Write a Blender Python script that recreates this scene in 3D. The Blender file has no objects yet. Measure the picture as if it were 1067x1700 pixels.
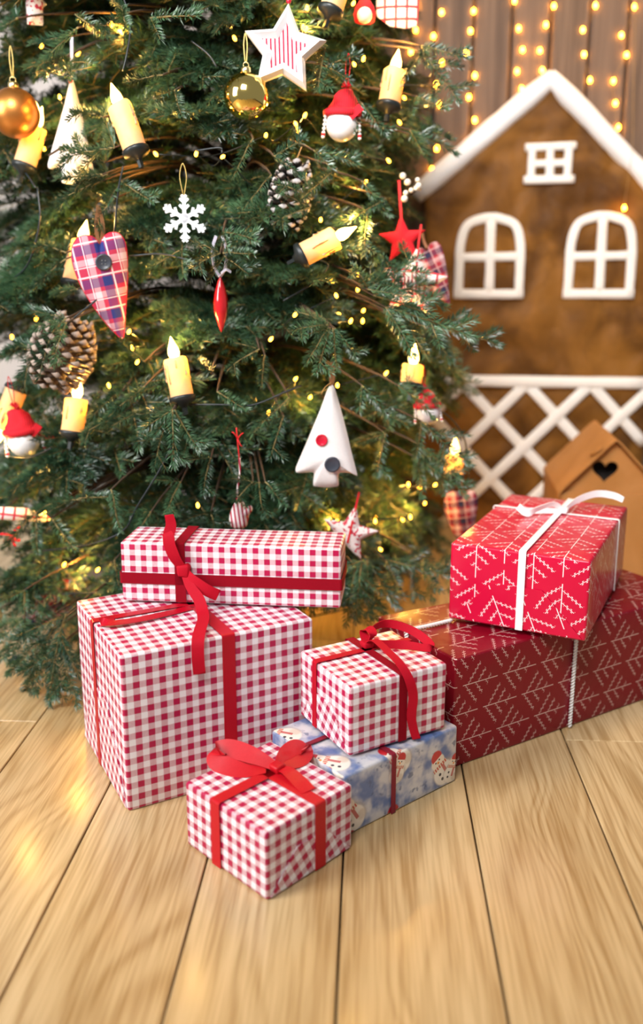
import bpy, bmesh, math, random
import numpy as np
from mathutils import Vector, Matrix, noise as mnoise

# ------------------------------------------------------------------ camera, light, exposure
sc = bpy.context.scene
COL = sc.collection
cam_d = bpy.data.cameras.new('camera'); cam = bpy.data.objects.new('camera', cam_d); COL.objects.link(cam)
PITCH, YAW, CAM_H = 0.2295767, 0.0529362, 0.8129128
cam.location = (0, 0, CAM_H)
cam.rotation_euler = (math.pi/2 - PITCH, 0, YAW)
cam_d.sensor_fit = 'VERTICAL'; cam_d.sensor_height = 36.0
cam_d.lens = 36.0*1497.768/1700
cam_d.shift_y = -50/1700
cam_d.clip_start = 0.05
cam_d.dof.use_dof = True; cam_d.dof.focus_distance = 1.46; cam_d.dof.aperture_fstop = 1.7
sc.camera = cam

world = bpy.data.worlds.new('world'); sc.world = world; world.use_nodes = True
wb = world.node_tree.nodes['Background']
wb.inputs[0].default_value = (0.93, 0.95, 1.0, 1); wb.inputs[1].default_value = 0.16

def area(name, loc, target, size, size_y, power, color):
    l = bpy.data.lights.new(name, 'AREA'); l.shape = 'RECTANGLE'; l.size = size; l.size_y = size_y
    l.energy = power; l.color = color
    o = bpy.data.objects.new(name, l); COL.objects.link(o); o.location = loc
    o.rotation_euler = (Vector(target)-Vector(loc)).to_track_quat('-Z', 'Y').to_euler()
    return o
area('daylight_window', (-2.3, 0.1, 1.7), (0.0, 1.6, 0.35), 1.0, 1.6, 62, (1.0, 0.98, 0.97))
rl = area('wall_fill_light', (-0.45, -0.3, 2.5), (0.65, 2.85, 1.0), 0.9, 0.9, 22, (1.0, 0.98, 0.96)); rl.data.spread = 1.5  # unseen fill lamp, added to brighten the back wall and paper house
area('warm_overhead_fill', (0.75, 2.5, 2.4), (0.6, 2.6, 0.3), 1.2, 0.4, 11, (1.0, 0.60, 0.22))  # unseen area light, added for the warm fairy-light glow from above

sc.view_settings.view_transform = 'Standard'; sc.view_settings.look = 'None'
sc.view_settings.gamma = 1.0; sc.view_settings.use_curve_mapping = False
sc.view_settings.exposure = 0.62
sc.cycles.sample_clamp_indirect = 4.0
sc.cycles.max_bounces = 8
sc.cycles.transparent_max_bounces = 12

# ------------------------------------------------------------------ node helpers
class E:
    """arithmetic on shader sockets"""
    def __init__(s, nt, v): s.nt = nt; s.v = v
    def _m(s, op, *a):
        n = s.nt.nodes.new('ShaderNodeMath'); n.operation = op
        for i, x in enumerate(a):
            x = x.v if isinstance(x, E) else x
            if isinstance(x, (int, float)): n.inputs[i].default_value = x
            else: s.nt.links.new(x, n.inputs[i])
        return E(s.nt, n.outputs[0])
    def __add__(s, o): return s._m('ADD', s, o)
    __radd__ = __add__
    def __sub__(s, o): return s._m('SUBTRACT', s, o)
    def __rsub__(s, o): return s._m('SUBTRACT', o, s)
    def __mul__(s, o): return s._m('MULTIPLY', s, o)
    __rmul__ = __mul__
    def __truediv__(s, o): return s._m('DIVIDE', s, o)
    def __mod__(s, o): return s._m('FLOORED_MODULO', s, o)
    def __lt__(s, o): return s._m('LESS_THAN', s, o)
    def __gt__(s, o): return s._m('GREATER_THAN', s, o)
    def abs(s): return s._m('ABSOLUTE', s)
    def floor(s): return s._m('FLOOR', s)
    def sin(s): return s._m('SINE', s)
    def sqrt(s): return s._m('SQRT', s)
    def max(s, o): return s._m('MAXIMUM', s, o)
    def min(s, o): return s._m('MINIMUM', s, o)
    def smooth(s, a, b):
        n = s.nt.nodes.new('ShaderNodeMapRange'); n.interpolation_type = 'SMOOTHSTEP'
        s.nt.links.new(s.v, n.inputs[0]); n.inputs[1].default_value = a; n.inputs[2].default_value = b
        return E(s.nt, n.outputs[0])

class Mat:
    def __init__(s, name, color=(.8, .8, .8), rough=.5, metal=0., **kw):
        m = bpy.data.materials.new(name); m.use_nodes = True
        s.m = m; s.nt = m.node_tree; s.b = s.nt.nodes['Principled BSDF']
        s.set('Base Color', (*color, 1)); s.set('Roughness', rough); s.set('Metallic', metal)
        for k, v in kw.items(): s.set(k.replace('_', ' '), v)
    def set(s, k, v):
        i = s.b.inputs[k]
        if isinstance(v, E): v = v.v
        if hasattr(v, 'is_linked') or isinstance(v, bpy.types.NodeSocket): s.nt.links.new(v, i)
        else: i.default_value = v
    def coords(s, kind='Object'):
        n = s.nt.nodes.new('ShaderNodeTexCoord'); sep = s.nt.nodes.new('ShaderNodeSeparateXYZ')
        s.nt.links.new(n.outputs[kind], sep.inputs[0])
        return [E(s.nt, o) for o in sep.outputs]
    def vec(s, x, y, z=0.):
        n = s.nt.nodes.new('ShaderNodeCombineXYZ')
        for i, a in enumerate((x, y, z)):
            if isinstance(a, E): s.nt.links.new(a.v, n.inputs[i])
            else: n.inputs[i].default_value = a
        return n.outputs[0]
    def rand(s):
        return E(s.nt, s.nt.nodes.new('ShaderNodeObjectInfo').outputs['Random'])
    def noise(s, vec=None, scale=5., detail=2., dist=0., rough=.5, kind='Object'):
        n = s.nt.nodes.new('ShaderNodeTexNoise')
        n.inputs['Scale'].default_value = scale; n.inputs['Detail'].default_value = detail
        n.inputs['Distortion'].default_value = dist; n.inputs['Roughness'].default_value = rough
        if vec is None:
            vec = s.nt.nodes.new('ShaderNodeTexCoord').outputs[kind]
        s.nt.links.new(vec, n.inputs['Vector'])
        return E(s.nt, n.outputs['Fac'])
    def mix(s, f, a, b):
        n = s.nt.nodes.new('ShaderNodeMix'); n.data_type = 'RGBA'
        for i, x in ((0, f), (6, a), (7, b)):
            if isinstance(x, E): s.nt.links.new(x.v, n.inputs[i])
            elif isinstance(x, bpy.types.NodeSocket): s.nt.links.new(x, n.inputs[i])
            elif isinstance(x, (int, float)): n.inputs[i].default_value = x
            else: n.inputs[i].default_value = (*x, 1)
        return n.outputs[2]
    def bump(s, h, strength=.3, dist=.002):
        n = s.nt.nodes.new('ShaderNodeBump'); n.inputs['Strength'].default_value = strength
        n.inputs['Distance'].default_value = dist
        s.nt.links.new(h.v if isinstance(h, E) else h, n.inputs['Height'])
        s.nt.links.new(n.outputs[0], s.b.inputs['Normal'])

def simple(name, color, rough=.5, metal=0., var=.12, scale=40., bump=0., **kw):
    m = Mat(name, color, rough, metal, **kw)
    n = m.noise(scale=scale, detail=3)
    lo = tuple(c*(1-var) for c in color); hi = tuple(min(1, c*(1+var)) for c in color)
    m.set('Base Color', m.mix(n, lo, hi))
    if bump: m.bump(n, bump, .001)
    return m.m

def glow(name, color, strength):
    m = Mat(name, color, .4); m.set('Emission Color', (*color, 1)); m.set('Emission Strength', strength)
    return m.m

# ------------------------------------------------------------------ materials
def gingham(name, period=.0206, dark=(.44, .001, .060), white=(.87, .84, .87)):
    m = Mat(name, rough=.42)
    u, v, _ = m.coords('UV')
    a = ((u/period) % 1.0) < .5
    b = ((v/period) % 1.0) < .5
    hatch = (((u+v)/.0019) % 1.0) < .5
    both = a*b; one = (a+b) - both*2
    f = (both + one*hatch).min(1.0)
    m.set('Base Color', m.mix(f, white, dark))
    w = m.noise(scale=14, detail=2, dist=.6)
    m.bump(w, .35, .006)
    m.set('Coat Weight', .10); m.set('Coat Roughness', .3)
    return m.m

def twig_paper(name, red, rot, line=(.85, .72, .73), rough=.28, ink=1.0, coat=.35):
    m = Mat(name, rough=rough)
    u, v, _ = m.coords('UV')
    c, s = math.cos(rot), math.sin(rot)
    X = u*c + v*s; Y = v*c - u*s
    def twigs(ox, oy):
        x = X+ox; i = (x/.100).floor()
        a = (x - i*.100 - .050).abs(); sg = (x - i*.100) > .050
        yy = (Y + oy + (i % 3.0)*.009) % .088
        stem = (a < .0008)*(yy < .076)
        cs = .81; w = yy + a*.72 + sg*.006
        k = (w - .027 + .011) % .022 - .011
        p = (k*cs).abs()
        ok = (w > .018)*(w < .084)*(a < ((w-.014)*.62))
        br = (p < .0005)*ok
        q = ((a/cs) % .0085 - .00425).abs()
        leaf = (p < .0029)*(p > .0011)*((q - p*.35).abs() < .0006)*ok*(a > .004)
        return stem+br+leaf
    f = (twigs(0., 0.)+twigs(.050, .046)).min(1.0)
    wr = m.noise(scale=9, detail=2, dist=.8)
    m.set('Base Color', m.mix(f*ink, red, line))
    m.bump(wr, .4, .008)
    m.set('Specular IOR Level', .3); m.set('Coat Weight', coat); m.set('Coat Roughness', .2)
    return m.m

def snowman_paper(name):
    m = Mat(name, rough=.3)
    u, v, _ = m.coords('UV')
    n1 = m.noise(m.vec(u, v), scale=22, detail=3)
    n2 = m.noise(m.vec(u, v), scale=60, detail=2)
    col = m.mix(n1.smooth(.38, .60), (.11, .18, .38), (.62, .61, .62))
    col = m.mix((n2.smooth(.60, .70))*.7, col, (.06, .10, .20))
    def man(col, cw, ch, ang, ox, oy, r):
        c, s = math.cos(ang), math.sin(ang)
        x0 = u*c + v*s + ox; y0 = v*c - u*s + oy
        row = (y0/ch).floor()
        x = (x0 + (row % 2.0)*(cw*.5)) % cw - cw/2
        y = y0 - row*ch - ch*.42
        def circ(cx, cy, rr, soft=.10):
            d = ((x-cx)*(x-cx) + (y-cy)*(y-cy)).sqrt()
            return 1.0 - d.smooth(rr*(1-soft), rr*(1+soft))
        col = m.mix(circ(.03*r, .15*r, 1.12*r, .2)*.55, col, (.30, .24, .20))
        col = m.mix(circ(0, 0, r), col, (.82, .76, .66))
        col = m.mix(circ(.62*r, -.30*r, .42*r, .3)*.5, col, (.55, .42, .30))
        col = m.mix(circ(0, 1.25*r, .68*r), col, (.84, .74, .62))
        hat = circ(.08*r, 1.75*r, .55*r, .12)*(y > 1.55*r)
        col = m.mix(hat, col, (.55, .02, .03))
        scarf = (y < .95*r)*(y > .62*r)*(x.abs() < .72*r)
        st = ((x/(.22*r)) % 1.0) < .5
        col = m.mix(scarf, col, m.mix(st, (.55, .06, .06), (.75, .62, .45)))
        tail = (x > .1*r)*(x < .38*r)*(y < .7*r)*(y > -.25*r)
        col = m.mix(tail*.9, col, (.5, .08, .07))
        for cx, cy, rr in ((-.35, .15, .13), (-.35, -.35, .13), (-.2, 1.35, .08), (.2, 1.35, .08)):
            col = m.mix(circ(cx*r, cy*r, rr*r), col, (.04, .04, .05))
        col = m.mix(circ(0, 1.18*r, .12*r), col, (.75, .25, .04))
        return col
    col = man(col, .110, .098, .55, .02, .03, .0215)
    col = man(col, .130, .120, -.35, .05, .07, .0155)
    m.set('Base Color', col)
    m.bump(m.noise(scale=12, detail=2, dist=.6), .35, .006)
    m.set('Coat Weight', .4); m.set('Coat Roughness', .2)
    return m.m

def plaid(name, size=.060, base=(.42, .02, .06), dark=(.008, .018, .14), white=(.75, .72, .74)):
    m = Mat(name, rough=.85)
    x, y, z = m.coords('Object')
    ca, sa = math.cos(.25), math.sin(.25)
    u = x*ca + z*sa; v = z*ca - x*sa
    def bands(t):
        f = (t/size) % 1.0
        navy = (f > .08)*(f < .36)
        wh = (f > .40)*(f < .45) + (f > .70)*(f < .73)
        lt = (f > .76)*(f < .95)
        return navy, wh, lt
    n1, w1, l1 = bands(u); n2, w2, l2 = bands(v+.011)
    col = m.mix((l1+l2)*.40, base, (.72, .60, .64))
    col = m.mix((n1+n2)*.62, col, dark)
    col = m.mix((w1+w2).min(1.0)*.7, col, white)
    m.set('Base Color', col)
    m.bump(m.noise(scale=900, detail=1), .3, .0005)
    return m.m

def stripes(name, axis, period, a, b, duty=.5, slant=0.):
    m = Mat(name, rough=.85)
    x, y, z = m.coords('Object')
    t = {'x': x, 'z': z}[axis] + (z if axis == 'x' else x)*slant
    m.set('Base Color', m.mix(((t/period) % 1.0) < duty, a, b))
    m.bump(m.noise(scale=700, detail=1), .3, .0005)
    return m.m

def checkcloth(name, period, a, b, w=.14):
    m = Mat(name, rough=.85)
    x, y, z = m.coords('Object')
    f = ((((x/period) % 1.0) < w) + (((z/period) % 1.0) < w)).min(1.0)
    m.set('Base Color', m.mix(f, a, b))
    return m.m

def spotted(name, scale, a, b):
    m = Mat(name, rough=.85)
    n = m.noise(scale=scale, detail=1)
    m.set('Base Color', m.mix(n.smooth(.56, .60), a, b))
    return m.m

def floor_wood():
    m = Mat('oak_plank', rough=.33)
    x, y, z = m.coords('Object'); r = m.rand()
    off = r*37.0
    wob = m.noise(m.vec(x*3.0, y*1.3, off), scale=1.5, detail=2)
    n = m.noise(m.vec(x*7.5 + wob*1.2, y*.62, off), scale=1.0, detail=1.2, dist=.15)
    ring = ((n*85.0).sin()*.5+.5)
    fine = m.noise(m.vec(x*240.0, y*7.0, off), scale=1.0, detail=2)
    broad = m.noise(m.vec(x*5.0, y*1.0, off+5.0), scale=1.0, detail=2)
    k = ring*ring*.32 + fine.smooth(.38, .66)*.38 + broad.smooth(.3, .7)*.36
    col = m.mix(k, (.72, .535, .285), (.36, .215, .078))
    col = m.mix(r*.14, col, (.42, .27, .12))
    m.set('Base Color', col)
    m.bump(ring*.4+fine, .10, .0008)
    m.set('Coat Weight', .35); m.set('Coat Roughness', .16)
    return m.m

def wall_wood():
    m = Mat('weathered_board', rough=.75)
    x, y, z = m.coords('Object'); r = m.rand()
    g = m.noise(m.vec(x*26.0, y*2.0, z*1.3 + r*20.0), scale=1.0, detail=4, dist=.4)
    f = m.noise(m.vec(x*160.0, 0., z*5.0 + r*9.0), scale=1.0, detail=2)
    col = m.mix((g*.7+f*.3).smooth(.3, .7), (.085, .052, .034), (.225, .146, .098))
    col = m.mix(r*.35, col, (.12, .09, .08))
    m.set('Base Color', col); m.bump(g+f*.5, .35, .003)
    return m.m

def kraft(name, lo, hi, crinkle=1.):
    m = Mat(name, rough=.6)
    n = m.noise(scale=5, detail=3, dist=1.0); n2 = m.noise(scale=60, detail=2)
    m.set('Base Color', m.mix(n.smooth(.3, .7)*.8+n2*.2, lo, hi))
    if crinkle: m.bump(m.noise(scale=11, detail=3, dist=1.2), .45*crinkle, .012)
    m.set('Specular IOR Level', .22)
    return m.m

def needle_mat():
    m = Mat('fir_needles', rough=.33)
    r = m.rand(); n = m.noise(scale=26, detail=2)
    col = m.mix((n*.7+r*.3).smooth(.2, .8), (.009, .040, .021), (.080, .175, .078))
    m.set('Base Color', col)
    m.set('Specular IOR Level', .75)
    t = m.nt.nodes.new('ShaderNodeBsdfTranslucent'); t.inputs[0].default_value = (.09, .085, .015, 1)
    mx = m.nt.nodes.new('ShaderNodeMixShader'); mx.inputs[0].default_value = .12
    m.nt.links.new(m.b.outputs[0], mx.inputs[1]); m.nt.links.new(t.outputs[0], mx.inputs[2])
    m.nt.links.new(mx.outputs[0], m.nt.nodes['Material Output'].inputs[0])
    return m.m

def organza(name, color, alpha):
    m = Mat(name, color, .45)
    w = m.noise(scale=300, detail=1)
    m.set('Alpha', (w*.12+alpha).min(1.0))
    return m.m

def wax_mat():
    m = Mat('candle_wax', (.86, .66, .36), .5)
    n = m.noise(scale=60, detail=2); m.set('Base Color', m.mix(n, (.84, .62, .32), (.90, .72, .44)))
    t = m.nt.nodes.new('ShaderNodeBsdfTranslucent'); t.inputs[0].default_value = (.95, .50, .09, 1)
    mx = m.nt.nodes.new('ShaderNodeMixShader'); mx.inputs[0].default_value = .40
    m.nt.links.new(m.b.outputs[0], mx.inputs[1]); m.nt.links.new(t.outputs[0], mx.inputs[2])
    m.nt.links.new(mx.outputs[0], m.nt.nodes['Material Output'].inputs[0])
    return m.m

def ball_matte():
    m = Mat('matte_copper', (.62, .24, .055), .36, .9)
    n = m.noise(scale=900, detail=1); m.bump(n, .12, .0005)
    m.set('Base Color', m.mix(n, (.58, .22, .05), (.68, .28, .07)))
    return m.m

MA = dict(
    gingham=gingham('gingham_paper'), gingham_small=gingham('gingham_paper_small', .0192),
    twig_big=twig_paper('red_twig_paper_matt', (.205, .001, .011), math.radians(90), (.66, .46, .42), .4, .9, .08),
    twig_top=twig_paper('red_twig_paper_satin', (.55, .002, .038), 0.),
    snowmen=snowman_paper('snowman_paper'),
    satin=simple('red_satin', (.46, .001, .014), .36, var=.08, Specular_IOR_Level=.35),
    velvet=simple('red_velvet', (.25, .001, .010), .85, Specular_IOR_Level=.15, var=.12, scale=500),
    velvet_bright=simple('bright_red_velvet', (.42, .001, .014), .75, Specular_IOR_Level=.2, var=.12, scale=500),
    organza=organza('red_organza', (.60, .002, .012), .78), wine=simple('wine_cord', (.22, .004, .02), .6),
    white_ribbon=simple('white_satin', (.88, .87, .87), .35, var=.03), cord=simple('white_cord', (.80, .78, .76), .7, var=.08),
    floor=floor_wood(), gap=simple('floor_gap', (.05, .03, .02), .8), wall_wood=wall_wood(), wall=simple('pale_plaster', (.62, .57, .54), .8, var=.06, scale=4),
    kraft=kraft('crumpled_brown_paper', (.068, .025, .003), (.28, .120, .020)), strip=simple('white_padded_strip', (.90, .87, .84), .8, var=.06, scale=20, bump=.3),
    batting=simple('white_batting', (.88, .89, .92), .9, var=.05, scale=18, bump=.5),
    card=kraft('plain_cardboard', (.40, .18, .05), (.50, .24, .08), .12), dark=simple('inside_shade_black', (.02, .015, .012), .9),
    needles=needle_mat(), bark=simple('bark', (.060, .036, .02), .85, var=.4, scale=60, bump=.6), twig=simple('young_twig', (.23, .17, .06), .7, var=.2),
    trunk=simple('trunk_bark', (.09, .06, .04), .9, var=.4, scale=30, bump=.8),
    cable=simple('dark_cable', (.012, .018, .022), .35), cup=simple('dark_plastic', (.012, .016, .016), .4),
    bulb=glow('warm_bulb', (1.0, .42, .03), 11.0), wall_bulb=glow('warm_wall_bulb', (1.0, .40, .02), 52.0), flame=glow('candle_flame', (1.0, .58, .14), 9.0),
    wax=wax_mat(),
    copper=ball_matte(), gold=simple('polished_gold', (1.0, .74, .22), .10, 1., var=.03), cap=simple('gold_cap', (.75, .62, .30), .3, 1.), gold_thread=simple('gold_thread', (.62, .46, .14), .5, .3),
    white_paint=simple('white_painted_tin', (.80, .81, .84), .4, var=.04), red_stripe=stripes('red_striped_fabric', 'x', .0075, (.36, .006, .04), (.74, .66, .67), .58, .12),
    glaze=simple('white_glaze', (.80, .79, .80), .3, var=.04, Coat_Weight=.3), knit=stripes('red_knit', 'x', .0042, (.72, .006, .020), (.48, .004, .014), .6),
    red_felt=simple('red_felt', (.62, .008, .020), .9, var=.1), red_thread=simple('red_thread', (.60, .008, .012), .7),
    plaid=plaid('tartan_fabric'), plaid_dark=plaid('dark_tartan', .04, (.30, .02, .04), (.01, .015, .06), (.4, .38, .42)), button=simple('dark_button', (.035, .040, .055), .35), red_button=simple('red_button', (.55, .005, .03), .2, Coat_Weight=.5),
    brown_ribbon=simple('brown_ribbon', (.24, .10, .035), .5), snow=simple('white_acrylic', (.86, .89, .94), .4, var=.04), glass_red=simple('red_glass', (.60, .012, .018), .12, .25, Coat_Weight=.8),
    lilac=simple('pale_ribbon', (.60, .58, .70), .5), scale=simple('cone_scale', (.11, .068, .042), .7, var=.35, scale=90), scale_tip=simple('cone_scale_tip', (.36, .28, .23), .8, var=.35, scale=200),
    scale_dark=simple('dark_cone_scale', (.018, .012, .010), .8, var=.3), scale_snow=Mat('snow_dusted_scale', (.05, .04, .035), .8).m,
    linen=simple('white_linen', (.74, .71, .70), .9, var=.06, scale=300, bump=.3), check_white=checkcloth('white_cloth_red_check', .022, (.78, .70, .68), (.55, .03, .05), .20), pat_white=spotted('white_cloth_red_print', 130, (.74, .66, .64), (.48, .03, .06)),
    berry=simple('pearl_berry', (.80, .76, .66), .3), tree_plastic=simple('black_stand', (.012, .012, .013), .4), steel=simple('steel', (.6, .6, .6), .3, 1.), straw=simple('straw_twine', (.45, .27, .10), .8),
)

def dust(m):
    nt = m.node_tree; h = Mat.__new__(Mat); h.nt = nt; h.b = nt.nodes['Principled BSDF']
    h.set('Base Color', h.mix(h.noise(scale=45, detail=2).smooth(.52, .62), (.03, .022, .018), (.55, .52, .52)))
dust(MA['scale_snow'])

# ------------------------------------------------------------------ mesh helpers
def obj(name, verts, faces, mat, parent=None, smooth=False, midx=None, uvs=None):
    me = bpy.data.meshes.new(name)
    me.from_pydata([tuple(v) for v in verts], [], [tuple(f) for f in faces])
    for mm in (mat if isinstance(mat, (list, tuple)) else [mat]): me.materials.append(mm)
    if midx is not None: me.polygons.foreach_set('material_index', midx)
    if smooth: me.polygons.foreach_set('use_smooth', [True]*len(me.polygons))
    me.update()
    o = bpy.data.objects.new(name, me); COL.objects.link(o)
    if parent: o.parent = parent
    return o
def from_bm(name, bm, mat, parent=None, smooth=False):
    me = bpy.data.meshes.new(name); bmesh.ops.recalc_face_normals(bm, faces=bm.faces[:]); bm.to_mesh(me); bm.free()
    for mm in (mat if isinstance(mat, (list, tuple)) else [mat]): me.materials.append(mm)
    if smooth: me.polygons.foreach_set('use_smooth', [True]*len(me.polygons))
    o = bpy.data.objects.new(name, me); COL.objects.link(o)
    if parent: o.parent = parent
    return o
def thing(name, label, cat, loc, rz=0., group=None, rot=None):
    o = bpy.data.objects.new(name, None); COL.objects.link(o); o.empty_display_size = .02
    o.location = loc; o.rotation_euler = rot if rot else (0, 0, rz)
    o['label'] = label; o['category'] = cat
    if group: o['group'] = group
    return o
def copy_tree(o, parent=None):
    c = o.copy(); COL.objects.link(c)
    if parent: c.parent = parent
    for ch in list(o.children): copy_tree(ch, c)
    return c
class MB:
    """collects several shapes into one part"""
    def __init__(s): s.v = []; s.f = []
    def add(s, v, f):
        k = len(s.v); s.v += [tuple(x) for x in v]; s.f += [tuple(i+k for i in q) for q in f]; return s
    def build(s, name, mat, parent=None, smooth=False): return obj(name, s.v, s.f, mat, parent, smooth)
def box(x0, x1, y0, y1, z0, z1):
    v = [(x, y, z) for z in (z0, z1) for y in (y0, y1) for x in (x0, x1)]
    return v, [(0, 2, 3, 1), (4, 5, 7, 6), (0, 1, 5, 4), (2, 6, 7, 3), (0, 4, 6, 2), (1, 3, 7, 5)]
def bevel_box(x0, x1, y0, y1, z0, z1, b=.003, seg=2):
    bm = bmesh.new(); v, f = box(x0, x1, y0, y1, z0, z1)
    vs = [bm.verts.new(p) for p in v]
    for q in f: bm.faces.new([vs[i] for i in q])
    bmesh.ops.bevel(bm, geom=bm.edges[:], offset=b, segments=seg, affect='EDGES', profile=.5)
    return bm
def smooth_path(pts, n=6):
    P = [Vector(p) for p in pts]; P = [P[0]*2-P[1]] + P + [P[-1]*2-P[-2]]; out = []
    for i in range(1, len(P)-2):
        a, b, c, d = P[i-1:i+3]
        for k in range(n):
            t = k/n
            out.append(.5*((2*b)+(c-a)*t+(2*a-5*b+4*c-d)*t*t+(3*b-a-3*c+d)*t**3))
    out.append(P[-2]); return out
def tube(pts, r, k=6):
    P = [Vector(p) for p in pts]; v = []; f = []
    up = Vector((0, 0, 1)); n = len(P)
    for i, p in enumerate(P):
        t = (P[min(i+1, n-1)]-P[max(i-1, 0)]).normalized()
        a = t.cross(up)
        if a.length < 1e-3: a = t.cross(Vector((1, 0, 0)))
        a.normalize(); b = t.cross(a)
        rr = r[i] if hasattr(r, '__len__') else r
        for j in range(k):
            w = 2*math.pi*j/k; v.append(p + (a*math.cos(w)+b*math.sin(w))*rr)
    for i in range(n-1):
        for j in range(k):
            f.append((i*k+j, i*k+(j+1) % k, (i+1)*k+(j+1) % k, (i+1)*k+j))
    f.append(tuple(range(k))[::-1]); f.append(tuple((n-1)*k+j for j in range(k)))
    return v, f
def strip(pts, wdir, width, thick=.0012):
    """a flat ribbon with real thickness; wdir: one vector or one per point"""
    P = [Vector(p) for p in pts]; n = len(P); v = []; f = []
    for i, p in enumerate(P):
        t = (P[min(i+1, n-1)]-P[max(i-1, 0)]).normalized()
        w = Vector(wdir[i] if isinstance(wdir, list) else wdir)
        w = (w - t*w.dot(t))
        if w.length < 1e-4: w = t.orthogonal()
        w.normalize(); nn = t.cross(w)
        hw = (width[i] if hasattr(width, '__len__') else width)/2
        for a, b in ((-1, -1), (1, -1), (1, -1), (1, 1), (1, 1), (-1, 1), (-1, 1), (-1, -1)): v.append(p + w*hw*a + nn*thick/2*b)
    for i in range(n-1):
        for j in (0, 2, 4, 6): f.append((i*8+j, i*8+j+1, i*8+9+j, i*8+8+j))
    f.append((6, 4, 2, 0)); k = (n-1)*8; f.append((k, k+2, k+4, k+6))
    return v, f
def lathe(prof, k=20, axis='z'):
    v = []; f = []
    for r, z in prof:
        for j in range(k):
            a = 2*math.pi*j/k; v.append((r*math.cos(a), r*math.sin(a), z))
    for i in range(len(prof)-1):
        for j in range(k): f.append((i*k+j, i*k+(j+1) % k, (i+1)*k+(j+1) % k, (i+1)*k+j))
    f.append(tuple(range(k))[::-1]); f.append(tuple((len(prof)-1)*k+j for j in range(k)))
    return v, f
def sphere_prof(r, n=12, z=0.):
    return [(max(r*math.sin(math.pi*i/n), 1e-5), z - r*math.cos(math.pi*i/n)) for i in range(n+1)]
def xf(vf, M): return [M @ Vector(p) for p in vf[0]], vf[1]
def pillow(outline, thick, rings=7, c=None):
    """stuffed fabric shape in the XZ plane"""
    n = len(outline)
    if c is None: c = (sum(p[0] for p in outline)/n, sum(p[1] for p in outline)/n)
    v = []; f = []
    for side in (-1, 1):
        b = len(v)
        for i in range(rings):
            t = i/rings; h = thick*(1-(1-t)**2.4)**.55 if i else 0
            for x, z in outline: v.append((c[0]+(x-c[0])*(1-t), side*h/2, c[1]+(z-c[1])*(1-t)))
        v.append((c[0], side*thick/2, c[1])); top = len(v)-1
        for i in range(rings-1):
            for j in range(n):
                q = (b+i*n+j, b+i*n+(j+1) % n, b+(i+1)*n+(j+1) % n, b+(i+1)*n+j)
                f.append(q if side < 0 else q[::-1])
        for j in range(n):
            q = (b+(rings-1)*n+j, b+(rings-1)*n+(j+1) % n, top)
            f.append(q if side < 0 else q[::-1])
    return v, f
def extrude_poly(pts, y0, y1):
    n = len(pts)
    v = [(x, y0, z) for x, z in pts] + [(x, y1, z) for x, z in pts]
    return v, [tuple(range(n)), tuple(range(2*n-1, n-1, -1))] + [(i, i+n, (i+1) % n+n, (i+1) % n) for i in range(n)]
def resample(pts, n, closed=True):
    P = [Vector((p[0], 0, p[1])) for p in pts]
    if closed: P.append(P[0])
    L = [0]
    for a, b in zip(P, P[1:]): L.append(L[-1]+(b-a).length)
    out = []; j = 0
    for i in range(n):
        s = L[-1]*i/n
        while L[j+1] < s: j += 1
        t = (s-L[j])/(L[j+1]-L[j]); q = P[j].lerp(P[j+1], t); out.append((q.x, q.z))
    return out
def star_pts(R, r, n=5, a0=math.pi/2):
    return [((R if i % 2 == 0 else r)*math.cos(a0+math.pi*i/n), (R if i % 2 == 0 else r)*math.sin(a0+math.pi*i/n)) for i in range(2*n)]

# ------------------------------------------------------------------ measured places (metres)
ORN={'gold_matte': (-0.675, 1.788, 1.104, 0.00114), 'gold_shiny': (-0.223, 1.7, 1.114, 0.001066), 'white_star': (-0.156, 1.716, 1.192, 0.001062), 'gnome_top': (-0.056, 1.769, 1.075, 0.001111), 'gnome_l': (-0.689, 1.745, 0.481, 0.001207), 'gnome_r': (0.12, 1.832, 0.531, 0.001228), 'heart': (-0.495, 1.677, 0.791, 0.001109), 'snowflake': (-0.339, 1.691, 0.906, 0.001096), 'icicle': (-0.271, 1.658, 0.754, 0.001095), 'cone': (-0.584, 1.699, 0.659, 0.001147), 'cone2': (-0.151, 1.755, 0.95, 0.001124), 'red_star': (0.063, 1.88, 0.874, 0.001209), 'stripe_star': (0.085, 1.861, 0.789, 0.001209), 'plaid_bg': (0.131, 2.006, 0.807, 0.001299), 'tree_o': (-0.076, 1.673, 0.503, 0.001136), 'pat_star': (-0.036, 1.727, 0.304, 0.0012), 'mitten': (-0.243, 1.643, 0.37, 0.001142), 'white_tree': (-0.577, 1.811, 1.066, 0.001157), 'plaid2': (0.212, 2.03, 0.253, 0.001396), 'cane': (-0.709, 1.766, 0.32, 0.001246), 'check_tr': (0.042, 1.974, 1.322, 0.001202), 'fig_tr': (-0.017, 1.859, 1.286, 0.001136), 'fig_tl': (-0.647, 1.855, 1.298, 0.001153), 'berries': (0.078, 1.881, 0.97, 0.001195), 'plaid_bl': (-0.693, 1.804, 0.109, 0.001302), 'pom': (-0.734, 1.756, 0.279, 0.001246)}
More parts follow.
